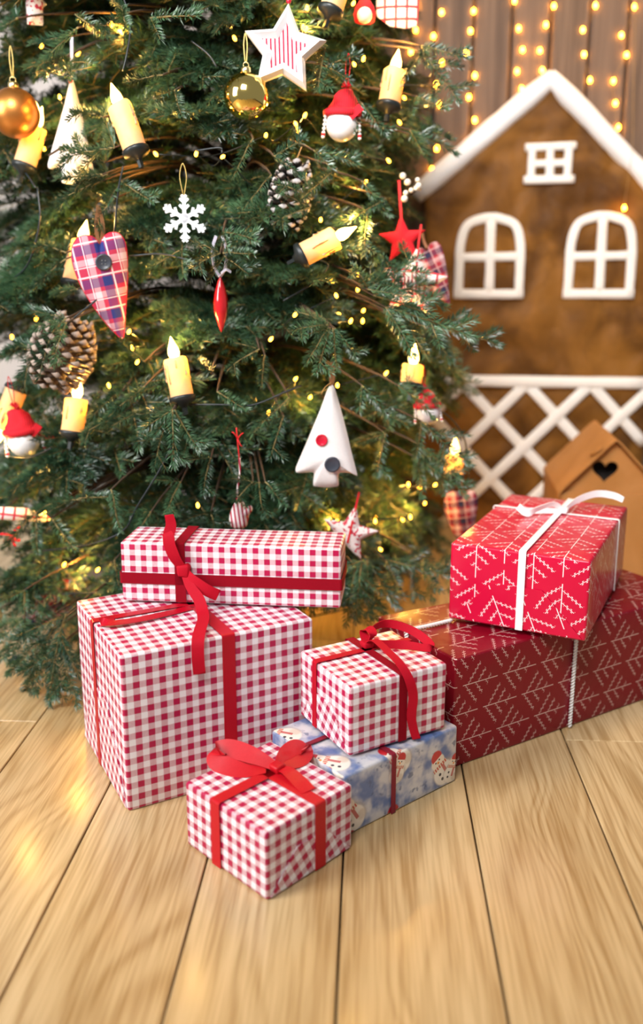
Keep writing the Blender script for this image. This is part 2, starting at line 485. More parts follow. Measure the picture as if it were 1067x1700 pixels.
CANDLES=[((-0.42, 1.681, 1.02), (-0.451, 1.698, 1.1)), ((-0.675, 1.815, 1.01), (-0.653, 1.833, 1.084)), ((-0.079, 1.79, 1.272), (-0.054, 1.809, 1.346)), ((0.031, 1.867, 1.123), (0.042, 1.883, 1.189)), ((-0.126, 1.688, 0.84), (-0.064, 1.699, 0.872)), ((-0.341, 1.629, 0.585), (-0.356, 1.645, 0.655)), ((-0.571, 1.687, 0.508), (-0.563, 1.703, 0.573)), ((-0.706, 1.772, 0.583), (-0.737, 1.752, 0.504)), ((-0.576, 1.766, 0.79), (-0.56, 1.785, 0.868)), ((0.193, 2.01, 0.36), (0.195, 2.021, 0.404)), ((0.084, 1.831, 0.587), (0.088, 1.841, 0.628))]
BULBS=[(-0.487, 1.808, 1.259), (-0.671, 1.947, 1.256), (-0.581, 1.895, 1.229), (-0.588, 1.79, 1.131), (-0.395, 1.728, 1.021), (-0.32, 1.722, 1.02), (-0.269, 1.704, 1.013), (-0.257, 1.808, 1.233), (-0.667, 1.912, 1.055), (-0.123, 1.825, 1.287), (-0.038, 1.818, 1.292), (-0.127, 1.763, 1.24), (-0.121, 1.765, 1.236), (-0.019, 1.888, 1.212), (-0.036, 1.871, 1.199), (-0.127, 1.802, 1.097), (-0.139, 1.741, 1.073), (-0.137, 1.762, 1.065), (-0.194, 1.742, 1.054), (0.034, 1.915, 1.028), (-0.012, 1.823, 0.979), (0.057, 2.016, 1.115), (-0.095, 1.763, 0.906), (0.067, 2.049, 1.169), (0.133, 2.005, 1.185), (0.138, 2.007, 1.148), (-0.444, 1.682, 0.672), (-0.435, 1.677, 0.646), (-0.494, 1.688, 0.6), (-0.465, 1.742, 0.698), (-0.762, 2.056, 0.706), (-0.073, 1.762, 0.794), (-0.024, 1.793, 0.806), (-0.025, 1.826, 0.777), (-0.064, 1.741, 0.767), (-0.061, 1.796, 0.73), (-0.014, 1.868, 0.734), (-0.037, 1.751, 0.719), (-0.015, 1.864, 0.713), (-0.14, 1.704, 0.733), (-0.184, 1.686, 0.689), (-0.117, 1.782, 0.568), (-0.188, 1.671, 0.553), (-0.143, 1.743, 0.609), (0.088, 1.925, 0.358), (0.144, 1.901, 0.364), (-0.063, 1.781, 0.313), (0.016, 1.799, 0.309), (0.076, 1.896, 0.287), (0.089, 1.825, 0.312), (0.028, 1.801, 0.248), (0.128, 1.978, 0.303), (0.205, 2.17, 0.24), (-0.325, 1.658, 0.375), (-0.618, 1.726, 0.228), (-0.529, 1.662, 0.24), (-0.657, 1.74, 0.333), (-0.779, 1.949, 0.672), (-0.064, 1.813, 0.588), (0.033, 1.813, 0.613)]
CABLES=[[(-0.446, 1.726, 1.299), (-0.429, 1.716, 1.238), (-0.437, 1.713, 1.188), (-0.445, 1.711, 1.16)], [(-0.639, 1.781, 0.97), (-0.636, 1.77, 0.903), (-0.673, 1.789, 0.824), (-0.749, 1.857, 0.783), (-0.833, 1.976, 0.723)], [(-0.495, 1.642, 0.762), (-0.56, 1.661, 0.715), (-0.632, 1.69, 0.646), (-0.698, 1.728, 0.595)], [(-0.448, 1.695, 0.998), (-0.46, 1.694, 0.951), (-0.469, 1.689, 0.879)], [(-0.336, 1.638, 0.573), (-0.269, 1.64, 0.573), (-0.214, 1.647, 0.572), (-0.159, 1.662, 0.593), (-0.126, 1.674, 0.605)], [(-0.359, 1.622, 0.504), (-0.39, 1.619, 0.448), (-0.432, 1.619, 0.383), (-0.461, 1.62, 0.335), (-0.532, 1.638, 0.301), (-0.648, 1.69, 0.269)], [(-0.782, 1.813, 0.441), (-0.683, 1.724, 0.451), (-0.635, 1.694, 0.468), (-0.612, 1.682, 0.48)], [(0.107, 1.819, 0.545), (0.161, 1.882, 0.521), (0.204, 1.942, 0.467), (0.216, 1.955, 0.42), (0.222, 1.956, 0.373)], [(-0.445, 1.699, 0.84), (-0.381, 1.688, 0.843), (-0.314, 1.683, 0.827)], [(-0.326, 1.742, 1.215), (-0.296, 1.74, 1.192), (-0.281, 1.739, 1.17)], [(-0.318, 1.713, 1.025), (-0.275, 1.715, 1.03), (-0.271, 1.715, 1.02)], [(-0.693, 1.832, 1.014), (-0.667, 1.805, 0.995), (-0.643, 1.783, 0.968)], [(-0.867, 1.981, 0.091), (-0.7, 1.775, 0.147), (-0.584, 1.701, 0.177), (-0.499, 1.668, 0.194)], [(-0.164, 1.73, 0.758), (-0.109, 1.755, 0.791), (-0.081, 1.773, 0.824), (-0.125, 1.753, 0.841)]]
WALLBULBS=[[(0.111, 2.925, 1.656), (0.124, 2.925, 1.578), (0.125, 2.925, 1.508), (0.112, 2.925, 1.449)], [(0.2, 2.925, 1.556), (0.178, 2.925, 1.491), (0.206, 2.925, 1.418), (0.19, 2.925, 1.357), (0.201, 2.925, 1.3), (0.197, 2.925, 1.176), (0.184, 2.925, 1.115)], [(0.294, 2.925, 1.558), (0.287, 2.925, 1.504), (0.277, 2.925, 1.445), (0.304, 2.925, 1.381), (0.289, 2.925, 1.321), (0.309, 2.925, 1.256), (0.29, 2.925, 1.196)], [(0.412, 2.925, 1.584), (0.428, 2.925, 1.509), (0.442, 2.925, 1.451), (0.429, 2.925, 1.392), (0.445, 2.925, 1.343)], [(0.527, 2.925, 1.568), (0.507, 2.925, 1.518), (0.493, 2.925, 1.448), (0.503, 2.925, 1.394)], [(0.647, 2.925, 1.568), (0.615, 2.925, 1.503), (0.623, 2.925, 1.436), (0.645, 2.925, 1.365)], [(0.76, 2.925, 1.563), (0.728, 2.925, 1.487), (0.747, 2.925, 1.433), (0.714, 2.925, 1.362), (0.724, 2.925, 1.3), (0.738, 2.925, 1.232)]]
HOUSEBULB=(0.749, 2.835, 0.994)
HOUSE={'apex': (0.522, 2.855, 1.354), 'le': (0.146, 2.855, 1.039), 're': (0.827, 2.855, 1.065), 'a0': (0.462, 2.855, 1.182), 'a1': (0.592, 2.855, 1.066), 'p0': (0.256, 2.855, 0.981), 'p1': (0.468, 2.855, 0.73), 'q0': (0.588, 2.855, 0.985), 'q1': (0.801, 2.855, 0.731), 'rl': (0.241, 2.855, 0.484), 'rr': (0.851, 2.855, 0.475), 'l0': (0.294, 2.855, 0.47), 'l1': (0.481, 2.855, 0.471), 'l2': (0.685, 2.855, 0.468), 'strip': (0.523, 2.855, 0.258)}
HERO=[((-0.455, 1.669, 1.026), (-0.569, 1.698, 1.013)), ((-0.478, 1.691, 1.08), (-0.536, 1.704, 1.099)), ((-0.48, 1.671, 0.981), (-0.58, 1.699, 0.978)), ((-0.105, 1.707, 0.941), (-0.166, 1.679, 0.969)), ((-0.111, 1.704, 0.925), (-0.173, 1.67, 0.902)), ((-0.355, 1.608, 0.568), (-0.406, 1.564, 0.476)), ((-0.353, 1.598, 0.57), (-0.35, 1.548, 0.475)), ((-0.352, 1.608, 0.568), (-0.308, 1.57, 0.496)), ((-0.075, 1.663, 0.717), (-0.14, 1.608, 0.718)), ((-0.075, 1.652, 0.712), (-0.118, 1.598, 0.657)), ((-0.072, 1.653, 0.712), (-0.091, 1.605, 0.638)), ((-0.067, 1.655, 0.712), (-0.051, 1.622, 0.642)), ((-0.064, 1.668, 0.711), (-0.015, 1.664, 0.656)), ((-0.612, 1.656, 0.347), (-0.546, 1.58, 0.311)), ((-0.655, 1.692, 0.349), (-0.732, 1.69, 0.28)), ((-0.649, 1.677, 0.347), (-0.636, 1.628, 0.288)), ((-0.56, 1.668, 0.383), (-0.474, 1.621, 0.411)), ((-0.481, 1.623, 0.414), (-0.452, 1.589, 0.345)), ((-0.547, 1.663, 0.382), (-0.66, 1.711, 0.375)), ((-0.555, 1.65, 0.729), (-0.686, 1.673, 0.622)), ((-0.551, 1.637, 0.722), (-0.577, 1.607, 0.649)), ((-0.577, 1.68, 0.72), (-0.671, 1.708, 0.69)), ((-0.005, 1.707, 0.78), (0.096, 1.767, 0.846)), ((0.006, 1.713, 0.769), (0.15, 1.845, 0.79)), ((0.029, 1.726, 0.747), (0.196, 1.703, 0.699)), ((0.029, 1.725, 0.741), (0.126, 1.799, 0.663)), ((0.102, 1.809, 0.709), (0.259, 1.79, 0.681)), ((0.006, 1.715, 0.791), (0.039, 1.719, 0.835)), ((-0.005, 1.719, 0.78), (-0.027, 1.688, 0.824)), ((0.093, 1.895, 1.237), (0.179, 1.871, 1.204)), ((0.094, 1.893, 1.226), (0.168, 1.854, 1.132)), ((0.084, 1.883, 1.143), (0.141, 1.858, 1.111)), ((0.085, 1.874, 1.07), (0.143, 1.964, 1.105)), ((0.072, 1.861, 1.079), (0.124, 1.918, 1.031)), ((0.027, 1.773, 0.945), (-0.034, 1.693, 0.903)), ((-0.005, 1.736, 0.921), (-0.019, 1.694, 0.84)), ((-0.019, 1.757, 0.976), (0.038, 1.766, 0.912)), ((-0.268, 1.647, 0.844), (-0.311, 1.613, 0.823)), ((-0.263, 1.648, 0.844), (-0.206, 1.626, 0.852)), ((-0.261, 1.647, 0.839), (-0.219, 1.619, 0.808)), ((-0.264, 1.661, 0.881), (-0.2, 1.65, 0.873)), ((-0.371, 1.698, 1.15), (-0.438, 1.688, 1.145)), ((-0.36, 1.697, 1.154), (-0.351, 1.69, 1.192)), ((-0.349, 1.693, 1.124), (-0.34, 1.668, 1.075)), ((-0.674, 1.666, 0.13), (-0.714, 1.625, 0.057)), ((-0.652, 1.642, 0.128), (-0.633, 1.553, 0.03)), ((-0.638, 1.631, 0.107), (-0.584, 1.508, 0.01)), ((-0.599, 1.622, 0.099), (-0.533, 1.514, 0.027)), ((-0.681, 1.667, 0.194), (-0.66, 1.608, 0.098)), ((-0.754, 1.715, 0.136), (-0.719, 1.629, 0.068)), ((-0.583, 1.622, 0.163), (-0.621, 1.535, 0.02)), ((-0.612, 1.632, 0.133), (-0.686, 1.575, -0.021)), ((-0.011, 1.712, 0.253), (-0.019, 1.671, 0.136)), ((0.001, 1.743, 0.244), (0.002, 1.707, 0.141)), ((-0.023, 1.726, 0.236), (-0.039, 1.681, 0.125)), ((0.103, 1.842, 0.226), (0.105, 1.829, 0.123)), ((0.038, 1.781, 0.232), (0.186, 1.763, 0.208)), ((0.119, 1.889, 0.198), (0.236, 1.863, 0.147)), ((-0.213, 1.623, 0.432), (-0.249, 1.595, 0.404)), ((-0.202, 1.625, 0.431), (-0.198, 1.599, 0.369)), ((-0.191, 1.627, 0.431), (-0.145, 1.614, 0.394)), ((0.107, 1.816, 0.516), (0.198, 1.779, 0.425)), ((0.109, 1.825, 0.464), (0.182, 1.792, 0.397)), ((0.056, 1.778, 0.594), (0.146, 1.87, 0.57)), ((0.097, 1.823, 0.44), (0.207, 1.792, 0.372)), ((0.033, 1.724, 0.507), (0.01, 1.676, 0.434)), ((-0.014, 1.693, 0.604), (0.043, 1.699, 0.546)), ((-0.542, 1.742, 1.226), (-0.638, 1.774, 1.224)), ((-0.529, 1.737, 1.239), (-0.617, 1.755, 1.179)), ((-0.535, 1.742, 1.261), (-0.462, 1.69, 1.213)), ((-0.667, 1.816, 1.276), (-0.748, 1.868, 1.258)), ((-0.427, 1.707, 1.255), (-0.485, 1.699, 1.234)), ((-0.391, 1.709, 1.245), (-0.301, 1.685, 1.243)), ((-0.444, 1.711, 1.266), (-0.419, 1.681, 1.224)), ((-0.487, 1.693, 0.972), (-0.583, 1.708, 0.943)), ((-0.484, 1.706, 1.005), (-0.557, 1.717, 1.038)), ((-0.475, 1.691, 0.982), (-0.542, 1.693, 0.973)), ((-0.467, 1.694, 0.941), (-0.51, 1.683, 0.898)), ((-0.46, 1.717, 0.974), (-0.397, 1.679, 0.929)), ((-0.568, 1.712, 0.846), (-0.629, 1.726, 0.868)), ((-0.569, 1.711, 0.835), (-0.647, 1.728, 0.791)), ((-0.548, 1.706, 0.78), (-0.614, 1.728, 0.768)), ((-0.415, 1.653, 0.65), (-0.455, 1.646, 0.695)), ((-0.465, 1.653, 0.549), (-0.548, 1.656, 0.513)), ((-0.415, 1.649, 0.606), (-0.496, 1.64, 0.539)), ((-0.288, 1.634, 0.631), (-0.306, 1.617, 0.665)), ((-0.279, 1.641, 0.597), (-0.222, 1.625, 0.567)), ((-0.212, 1.696, 1.043), (-0.251, 1.662, 0.978)), ((-0.174, 1.691, 1.012), (-0.115, 1.693, 1.042)), ((-0.179, 1.686, 0.98), (-0.229, 1.65, 0.927)), ((-0.106, 1.727, 1.026), (-0.019, 1.75, 1.012)), ((-0.063, 1.734, 0.995), (-0.125, 1.679, 0.949)), ((-0.086, 1.753, 1.173), (-0.021, 1.77, 1.196)), ((-0.085, 1.745, 1.201), (-0.105, 1.717, 1.126)), ((-0.02, 1.785, 1.116), (0.025, 1.799, 1.055)), ((-0.201, 1.65, 0.674), (-0.258, 1.618, 0.644)), ((-0.191, 1.651, 0.663), (-0.199, 1.624, 0.611)), ((-0.148, 1.665, 0.584), (-0.21, 1.612, 0.524)), ((-0.158, 1.648, 0.552), (-0.177, 1.605, 0.481)), ((-0.292, 1.629, 0.475), (-0.309, 1.592, 0.415)), ((-0.408, 1.624, 0.371), (-0.443, 1.594, 0.314)), ((-0.353, 1.644, 0.425), (-0.382, 1.611, 0.374)), ((-0.481, 1.619, 0.276), (-0.47, 1.591, 0.231)), ((-0.296, 1.638, 0.368), (-0.293, 1.616, 0.351))]

BULBS += [(.02, 2.22, .20), (-.10, 2.05, .16), (.14, 2.40, .24), (-.55, 1.95, .16)]  # extra hidden bulbs, added low to warm the floor under the tree

# ------------------------------------------------------------------ the room
floor = obj('floor', *box(-2.6, 2.6, -.6, 3.0, -.06, -.016), MA['gap']); floor['kind'] = 'structure'
PW, PL = .1925, 1.285
pbm = bevel_box(-PW/2+.0014, PW/2-.0014, -PL/2+.0006, PL/2-.0006, -.016, 0., .0012, 1)
plank0 = from_bm('plank', pbm, MA['floor'], floor); first = True
def put_plank(x, y):
    global first
    o = plank0 if first else plank0.copy()
    if not first: COL.objects.link(o); o.parent = floor
    first = False; o.location = (x, y, 0)
X0 = -.414 - PW/2
ROW = {-1: .212, 0: .62, 1: .70, 2: .62, 3: .62, 4: .78, 5: .1958, 6: .55}
for i in range(-10, 14):
    e = ROW.get(i, random.Random(i+40).uniform(0, PL))
    for k in range(-1, 3):
        y = e + (k+.5)*PL
        if y+PL/2 < -.55 or y-PL/2 > 2.95: continue
        put_plank(X0+i*PW, y)

WY = 2.95
wall = obj('wall_back', *box(-2.6, 2.6, WY+.02, WY+.12, -.06, 2.7), MA['wall']); wall['kind'] = 'structure'
BW = .1135
bbm = bevel_box(-BW/2+.004, BW/2-.004, -.02, 0.018, 0.0, 2.6, .004, 1)
board0 = from_bm('board', bbm, MA['wall_wood'], wall); first_b = True
obj('backing', *box(.296-3*BW, .296+18*BW, WY+.0185, WY+.0195, 0, 2.6), MA['gap'], wall)
for i in range(-3, 18):
    o = board0 if first_b else board0.copy()
    if not first_b: COL.objects.link(o); o.parent = wall
    first_b = False
    o.location = (.296+BW*(i+.5), WY+.003*math.sin(i*2.3), 0)
trim = from_bm('baseboard_back', bevel_box(-2.6, -.06, WY-.0, WY+.019, 0., .08, .004, 2), MA['white_paint']); trim['kind'] = 'structure'

# ------------------------------------------------------------------ wall lights
def bulb_mesh(r, mat):
    o = obj('bulb', *lathe([(r*.35, r*1.9), (r*.9, r*1.0), (r, 0), (r*.8, -r*.8), (r*.3, -r*1.3)], 8), mat, None, True)
    return o
wl = thing('curtain_lights', 'curtain of warm fairy lights hanging down the dark board wall', 'fairy lights', (.5, 2.925, 1.9))
R0v = Vector((.5, 2.925, 1.9))
obj('cable', *tube([(-.65, 0, 0), (-.2, 0, -.006), (.2, 0, -.006), (.65, 0, 0)], .0025, 5), MA['straw'], wl)
wb0 = bulb_mesh(.0042, MA['wall_bulb']); wb0.parent = wl; fb = True
for s in WALLBULBS:
    pts = [Vector(p)-R0v for p in s]
    top = Vector((pts[0].x, 0, 0)); obj('wire', *tube(smooth_path([top]+[p+Vector((.0, .006, .004)) for p in pts], 3), .0007, 4), MA['straw'], wl)
    allp = list(pts); z = pts[0].z+.09
    while z < -.03: allp.append(Vector((pts[0].x+.01*math.sin(z*30), 0, z))); z += .09
    for p in allp:
        o = wb0 if fb else wb0.copy()
        if not fb: COL.objects.link(o); o.parent = wl
        fb = False; o.location = p

# ------------------------------------------------------------------ paper house on the wall
HX = {k: Vector(v) for k, v in HOUSE.items()}
hx0, hx1 = .165, .872
HFY, HBY = 2.86, 2.915
house = thing('paper_house', 'brown crumpled-paper gingerbread house with white windows and roof edge against board wall', 'playhouse', ((hx0+hx1)/2, HFY, 0))
hc = (hx0+hx1)/2
apex = HX['apex']
def roof_z(x):
    l = HX['le']; r = HX['re']
    if x < apex.x: return l.z+(apex.z-l.z)*(x-l.x)/(apex.x-l.x)
    return r.z+(apex.z-r.z)*(x-r.x)/(apex.x-r.x)
nx, nz = 56, 84; v = []; f = []
xs = [hx0+(hx1-hx0)*i/nx for i in range(nx+1)]
xs[min(range(nx+1), key=lambda i: abs(xs[i]-apex.x))] = apex.x
def crinkle(x, z):
    p = Vector((x*7, z*7, 2.)); q = Vector((x*19, z*15, 5.))
    return .010*mnoise.ridged_multi_fractal(p, .8, 2., 2, 1., 2.)-.008 + .003*mnoise.noise(q)
for j in range(nz+1):
    for x in xs:
        z = roof_z(x)*j/nz; v.append((x-hc, crinkle(x, z)*1.1, z))
W_ = nx+1
for j in range(nz):
    for i in range(nx): f.append((j*W_+i, j*W_+i+1, (j+1)*W_+i+1, (j+1)*W_+i))
nb = len(v); back = [(x-hc, HBY-HFY, 0) for x in xs]+[(x-hc, HBY-HFY, roof_z(x)) for x in xs]; v += back
for i in range(nx):
    f.append((nb+i, nb+W_+i, nb+W_+i+1, nb+i+1)); f.append((i, nb+i, nb+i+1, i+1)); f.append((nz*W_+i, nz*W_+i+1, nb+W_+i+1, nb+W_+i))
for j in range(nz):
    pass
f.append(tuple([j*W_ for j in range(nz+1)]+[nb+W_, nb])); f.append(tuple([j*W_+nx for j in range(nz, -1, -1)]+[nb+nx, nb+W_+nx]))
obj('paper_front', v, f, MA['kraft'], house, True)
def pad(pts, w, name, d=.008, y=-.006, closed=False):
    """a slightly cushioned white strip lying on the facade; pts are (x, z)"""
    P = smooth_path([(x-hc, y, z) for x, z in pts], 5) if len(pts) > 2 else [Vector((pts[0][0]+(pts[1][0]-pts[0][0])*t/8-hc, y, pts[0][1]+(pts[1][1]-pts[0][1])*t/8)) for t in range(9)]
    n = len(P); v = []; f = []; K = 8
    for i, p in enumerate(P):
        t = (P[min(i+1, n-1)]-P[max(i-1, 0)]).normalized(); s = Vector((t.z, 0, -t.x))
        ww = w*(1+.10*mnoise.noise(Vector((p.x*30, p.z*30, w*100))))
        for k in range(K):
            a = 2*math.pi*k/K
            v.append(p + s*(math.copysign(abs(math.cos(a))**.6, math.cos(a))*ww/2) + Vector((0, -math.copysign(abs(math.sin(a))**.8, math.sin(a))*d/2, 0)))
    for i in range(n-1):
        for k in range(K): f.append((i*K+k, i*K+(k+1) % K, (i+1)*K+(k+1) % K, (i+1)*K+k))
    f.append(tuple(range(K))[::-1]); f.append(tuple((n-1)*K+k for k in range(K)))
    return obj(name, v, f, MA['strip'], house, True)
def window(a, b, arched, w):
    x0, x1, z1, z0 = a.x+w/2, b.x-w/2, a.z-w/2, b.z+w/2
    xm = (x0+x1)/2; zm = z0+(z1-z0)*.49
    if arched:
        r = (x1-x0)*.36
        pts = [(x0, z0), (x0+.001, z0+(z1-z0)*.35), (x0+.002, z1-r*1.15), (x0+r*.30, z1-r*.30), (x0+r, z1), (xm, z1+.002), (x1-r, z1), (x1-r*.30, z1-r*.30), (x1-.002, z1-r*1.15), (x1, z0+(z1-z0)*.35), (x1, z0)]
        pad(pts, w, 'window_strip'); pad([(x0-w*.5, z0), (x1+w*.5, z0)], w, 'window_strip', .0085)
    else:
        pad([(x0, z0), (x0, z1)], w, 'window_strip'); pad([(x1, z0), (x1, z1)], w, 'window_strip')
        pad([(x0-w*.9, z0), (x1+w*.9, z0+.002)], w, 'window_strip', .009); pad([(x0-w*.9, z1-.002), (x1+w*.9, z1+.003)], w, 'window_strip', .009)
    pad([(xm+.002, z0), (xm-.001, z1)], w*1.05, 'window_bar', .0075); pad([(x0, zm), (x1, zm+.003)], w*.9, 'window_bar', .007)
window(HX['a0'], HX['a1'], False, .023)
window(HX['p0'], HX['p1'], True, .028); window(HX['q0'], HX['q1'], True, .028)
SPX = .198; zr = .470
for k in range(-1, 4):
    xa = HX['l0'].x + SPX*k
    for sgn in (-1, 1):
        L = .47; x1 = xa+sgn*L*.97; z1 = zr-L
        if x1 < hx0: t = (xa-hx0)/(xa-x1); x1 = hx0+.004; z1 = zr-L*t
        if x1 > hx1: t = (hx1-xa)/(x1-xa); x1 = hx1-.004; z1 = zr-L*t
        if xa < hx0 or xa > hx1:
            ed = hx0+.004 if xa < hx0 else hx1-.004
            if (sgn > 0) != (xa < hx0): continue
            t = (ed-xa)/(sgn*L*.97); pad([(ed, zr-L*t), (x1, z1)], .034, 'lattice_strip', .008, -.007 if sgn > 0 else -.010)
        else: pad([(xa, zr), (x1, z1)], .034, 'lattice_strip', .008, -.007 if sgn > 0 else -.010)
pad([(hx0, .480), (hc, .476), (hx1, .474)], .036, 'fence_rail', .010, -.012)
def roll(a, b, name, r):
    P = [a.lerp(b, t/14) for t in range(15)]; v = []; f = []; K = 14
    d = (b-a).normalized(); s = Vector((d.z, 0, -d.x))
    for i, p in enumerate(P):
        e = min(1, .8+.2*min(i, 14-i)/2)
        for k in range(K):
            an = 2*math.pi*k/K; rr = r*e*(1+.10*mnoise.noise(Vector((p.x*14+k*.25, p.z*14, k*.3))))
            v.append(p + s*math.cos(an)*rr*.78 + Vector((0, 1, 0))*math.sin(an)*rr*.95)
    for i in range(len(P)-1):
        for k in range(K): f.append((i*K+k, i*K+(k+1) % K, (i+1)*K+(k+1) % K, (i+1)*K+k))
    f.append(tuple(range(K))[::-1]); f.append(tuple((len(P)-1)*K+k for k in range(K)))
    return obj(name, v, f, MA['batting'], house, True)
loc = lambda x, z: Vector((x-hc, .018, z))
lx = HX['le'].x-.012
roll(loc(lx, roof_z(lx)+.006), loc(apex.x+.006, apex.z+.012), 'roof_roll', .040)
rx = 2*apex.x-lx+.0
roll(loc(apex.x-.010, apex.z+.014), loc(.905, roof_z(.905)+.006), 'roof_roll', .040)
hb = wb0.copy(); COL.objects.link(hb); hb.parent = wl; hb.location = Vector(HOUSEBULB)-R0v
obj('wire', *tube(smooth_path([(HOUSEBULB[0]-.5, 0, 0), (HOUSEBULB[0]-.495, -.05, -.45), (HOUSEBULB[0]-.495, -.108, -.72), (HOUSEBULB[0]-.498, -.108, -.80), Vector(HOUSEBULB)-R0v+Vector((0, .003, .006))], 4), .0007, 4), MA['straw'], wl)

# ------------------------------------------------------------------ cardboard house
ch = thing('cardboard_house', 'small plain cardboard house with a heart cut in its gable behind the red gifts', 'toy house', (.615, 2.25, 0), -.06)
hw, ez, az, dp = .128, .268, .405, .29
heart = []
for i in range(28):
    t = 2*math.pi*i/28
    heart.append(((.0015*16*math.sin(t)**3 * 1.35 - .018), .322 + .0015*1.3*(13*math.cos(t)-5*math.cos(2*t)-2*math.cos(3*t)-math.cos(4*t))))
bm = bmesh.new()
outer = [(-hw, 0), (hw, 0), (hw, ez), (0, az-.006), (-hw, ez)]
ov = [bm.verts.new((x, .012, z)) for x, z in outer]; hv = [bm.verts.new((x, .012, z)) for x, z in heart]
es = [bm.edges.new((ov[i], ov[(i+1) % len(ov)])) for i in range(len(ov))]+[bm.edges.new((hv[i], hv[(i+1) % len(hv)])) for i in range(len(hv))]
bmesh.ops.triangle_fill(bm, edges=es, use_beauty=True)
r = bmesh.ops.extrude_face_region(bm, geom=bm.faces[:]); bmesh.ops.translate(bm, verts=[e for e in r['geom'] if isinstance(e, bmesh.types.BMVert)], vec=(0, .004, 0))
from_bm('gable_panel', bm, MA['card'], ch)
from_bm('front_flap', bevel_box(-hw, hw, .004, .0118, 0, ez-.006, .0015, 2), MA['card'], ch)
for s in (-1, 1):
    from_bm('side_wall', bevel_box(s*hw-.003, s*hw+.003, .0, dp, 0, ez, .001, 1), MA['card'], ch)
    o = obj('roof_panel', *strip([(s*(hw+.004), dp/2-.006, ez-.012), (s*(hw+.003), dp/2-.006, ez-.002), (s*(hw-.008), dp/2-.006, ez+.012), (s*.014, dp/2-.006, az-.012), (s*.0, dp/2-.006, az)], (0, 1, 0), dp+.012, .004), MA['card'], ch)
ptab = [(.05*math.cos(a)*.72, .05*math.sin(a)) for a in [math.pi*k/10 for k in range(11)]]
tv = [(-.018 - .5*y*1.0 - .012, -.004+.028+x, az-.026 - .5*y*1.07+.006) for x, y in ptab]
obj('roof_tab', tv+[(x-.0022, y, z+.0022) for x, y, z in tv], [tuple(range(11)), tuple(range(21, 10, -1))]+[(i, i+11, (i+1) % 11+11, (i+1) % 11) for i in range(11)], MA['card'], ch)
obj('back_panel', *extrude_poly([(-hw, 0), (hw, 0), (hw, ez), (0, az-.006), (-hw, ez)], dp-.004, dp), MA['card'], ch)
obj('inside_shade_sheet', *extrude_poly([(-hw+.006, .002), (hw-.006, .002), (hw-.006, ez-.004), (0, az-.016), (-hw+.006, ez-.004)], .060, .064), MA['dark'], ch)  # dark sheet added behind the heart hole, standing in for the shade inside

# ------------------------------------------------------------------ gifts
def gift_body(w, d, h, mat, parent, back_d=None, bev=.0045, puff=.003, seed=0, rot=0.):
    bm = bmesh.new(); d2 = d if back_d is None else back_d
    N = 7
    def P(a, b, c):   # a,b,c in 0..1
        x = w*a; y = (d+(d2-d)*a)*b; z = h*c
        return x, y, z
    bm.free(); bm = bmesh.new()
    v, f = box(0, 1, 0, 1, 0, 1)
    vs = [bm.verts.new(P(*p)) for p in v]
    for q in f: bm.faces.new([vs[i] for i in q])
    bmesh.ops.recalc_face_normals(bm, faces=bm.faces[:])
    bmesh.ops.bevel(bm, geom=bm.edges[:], offset=bev, segments=3, affect='EDGES', profile=.5)
    bmesh.ops.subdivide_edges(bm, edges=[e for e in bm.edges if e.calc_length() > .05], cuts=5, use_grid_fill=True)
    uv = bm.loops.layers.uv.new('UVMap')
    cr, sr = math.cos(rot), math.sin(rot)
    bm.normal_update()
    for fc in bm.faces:
        n = fc.normal
        for l in fc.loops:
            x, y, z = l.vert.co
            if abs(n.z) >= max(abs(n.x), abs(n.y)): a, b = x, y+h
            elif abs(n.y) >= abs(n.x): a, b = x, z
            else: a, b = -y if n.x < 0 else w+y, z
            l[uv].uv = (a+.003, b+.004)
    for vt in bm.verts:
        p = vt.co; q = Vector((p.x*16+seed, p.y*16, p.z*16))
        k = mnoise.noise(q)
        inner = 1.0 if (bev*1.5 < p.x < w-bev*1.5) + (bev*1.5 < p.y < d2-bev*1.5) + (bev*1.5 < p.z < h-bev*1.5) >= 2 else .3
        vt.co = p + vt.normal*(k*.0016*inner)
        if p.z < .001: vt.co.z = max(vt.co.z, 0)
    me = bpy.data.meshes.new('wrapped_box'); bm.to_mesh(me); bm.free(); me.materials.append(mat)
    me.polygons.foreach_set('use_smooth', [True]*len(me.polygons))
    o = bpy.data.objects.new('wrapped_box', me); COL.objects.link(o); o.parent = parent
    return o
def arc_path(corners, r=.003, lift=None):
    """polyline with rounded corners"""
    C = [Vector(c) for c in corners]; out = [C[0]]
    for a, b, c in zip(C, C[1:], C[2:]):
        d0 = (a-b).normalized(); d1 = (c-b).normalized()
        out += [b+d0*r, b+d0*r*.3+d1*r*.3, b+d1*r]
    out.append(C[-1]); return out
def band(parent, mat, axis, pos, width, w, d, h, e=.0022, name='ribbon_band', thick=.001):
    if axis == 'x': pts = [(pos, -e, .002), (pos, -e, h+e), (pos, d+e, h+e), (pos, d+e, .002)]; wd = (1, 0, 0)
    elif axis == 'y': pts = [(-e, pos, .002), (-e, pos, h+e), (w+e, pos, h+e), (w+e, pos, .002)]; wd = (0, 1, 0)
    else: pts = [(w/2, -e, pos), (-e, -e, pos), (-e, d+e, pos), (w+e, d+e, pos), (w+e, -e, pos), (w/2, -e, pos)]; wd = (0, 0, 1)
    return obj(name, *strip(arc_path(pts), wd, width, thick), mat, parent)
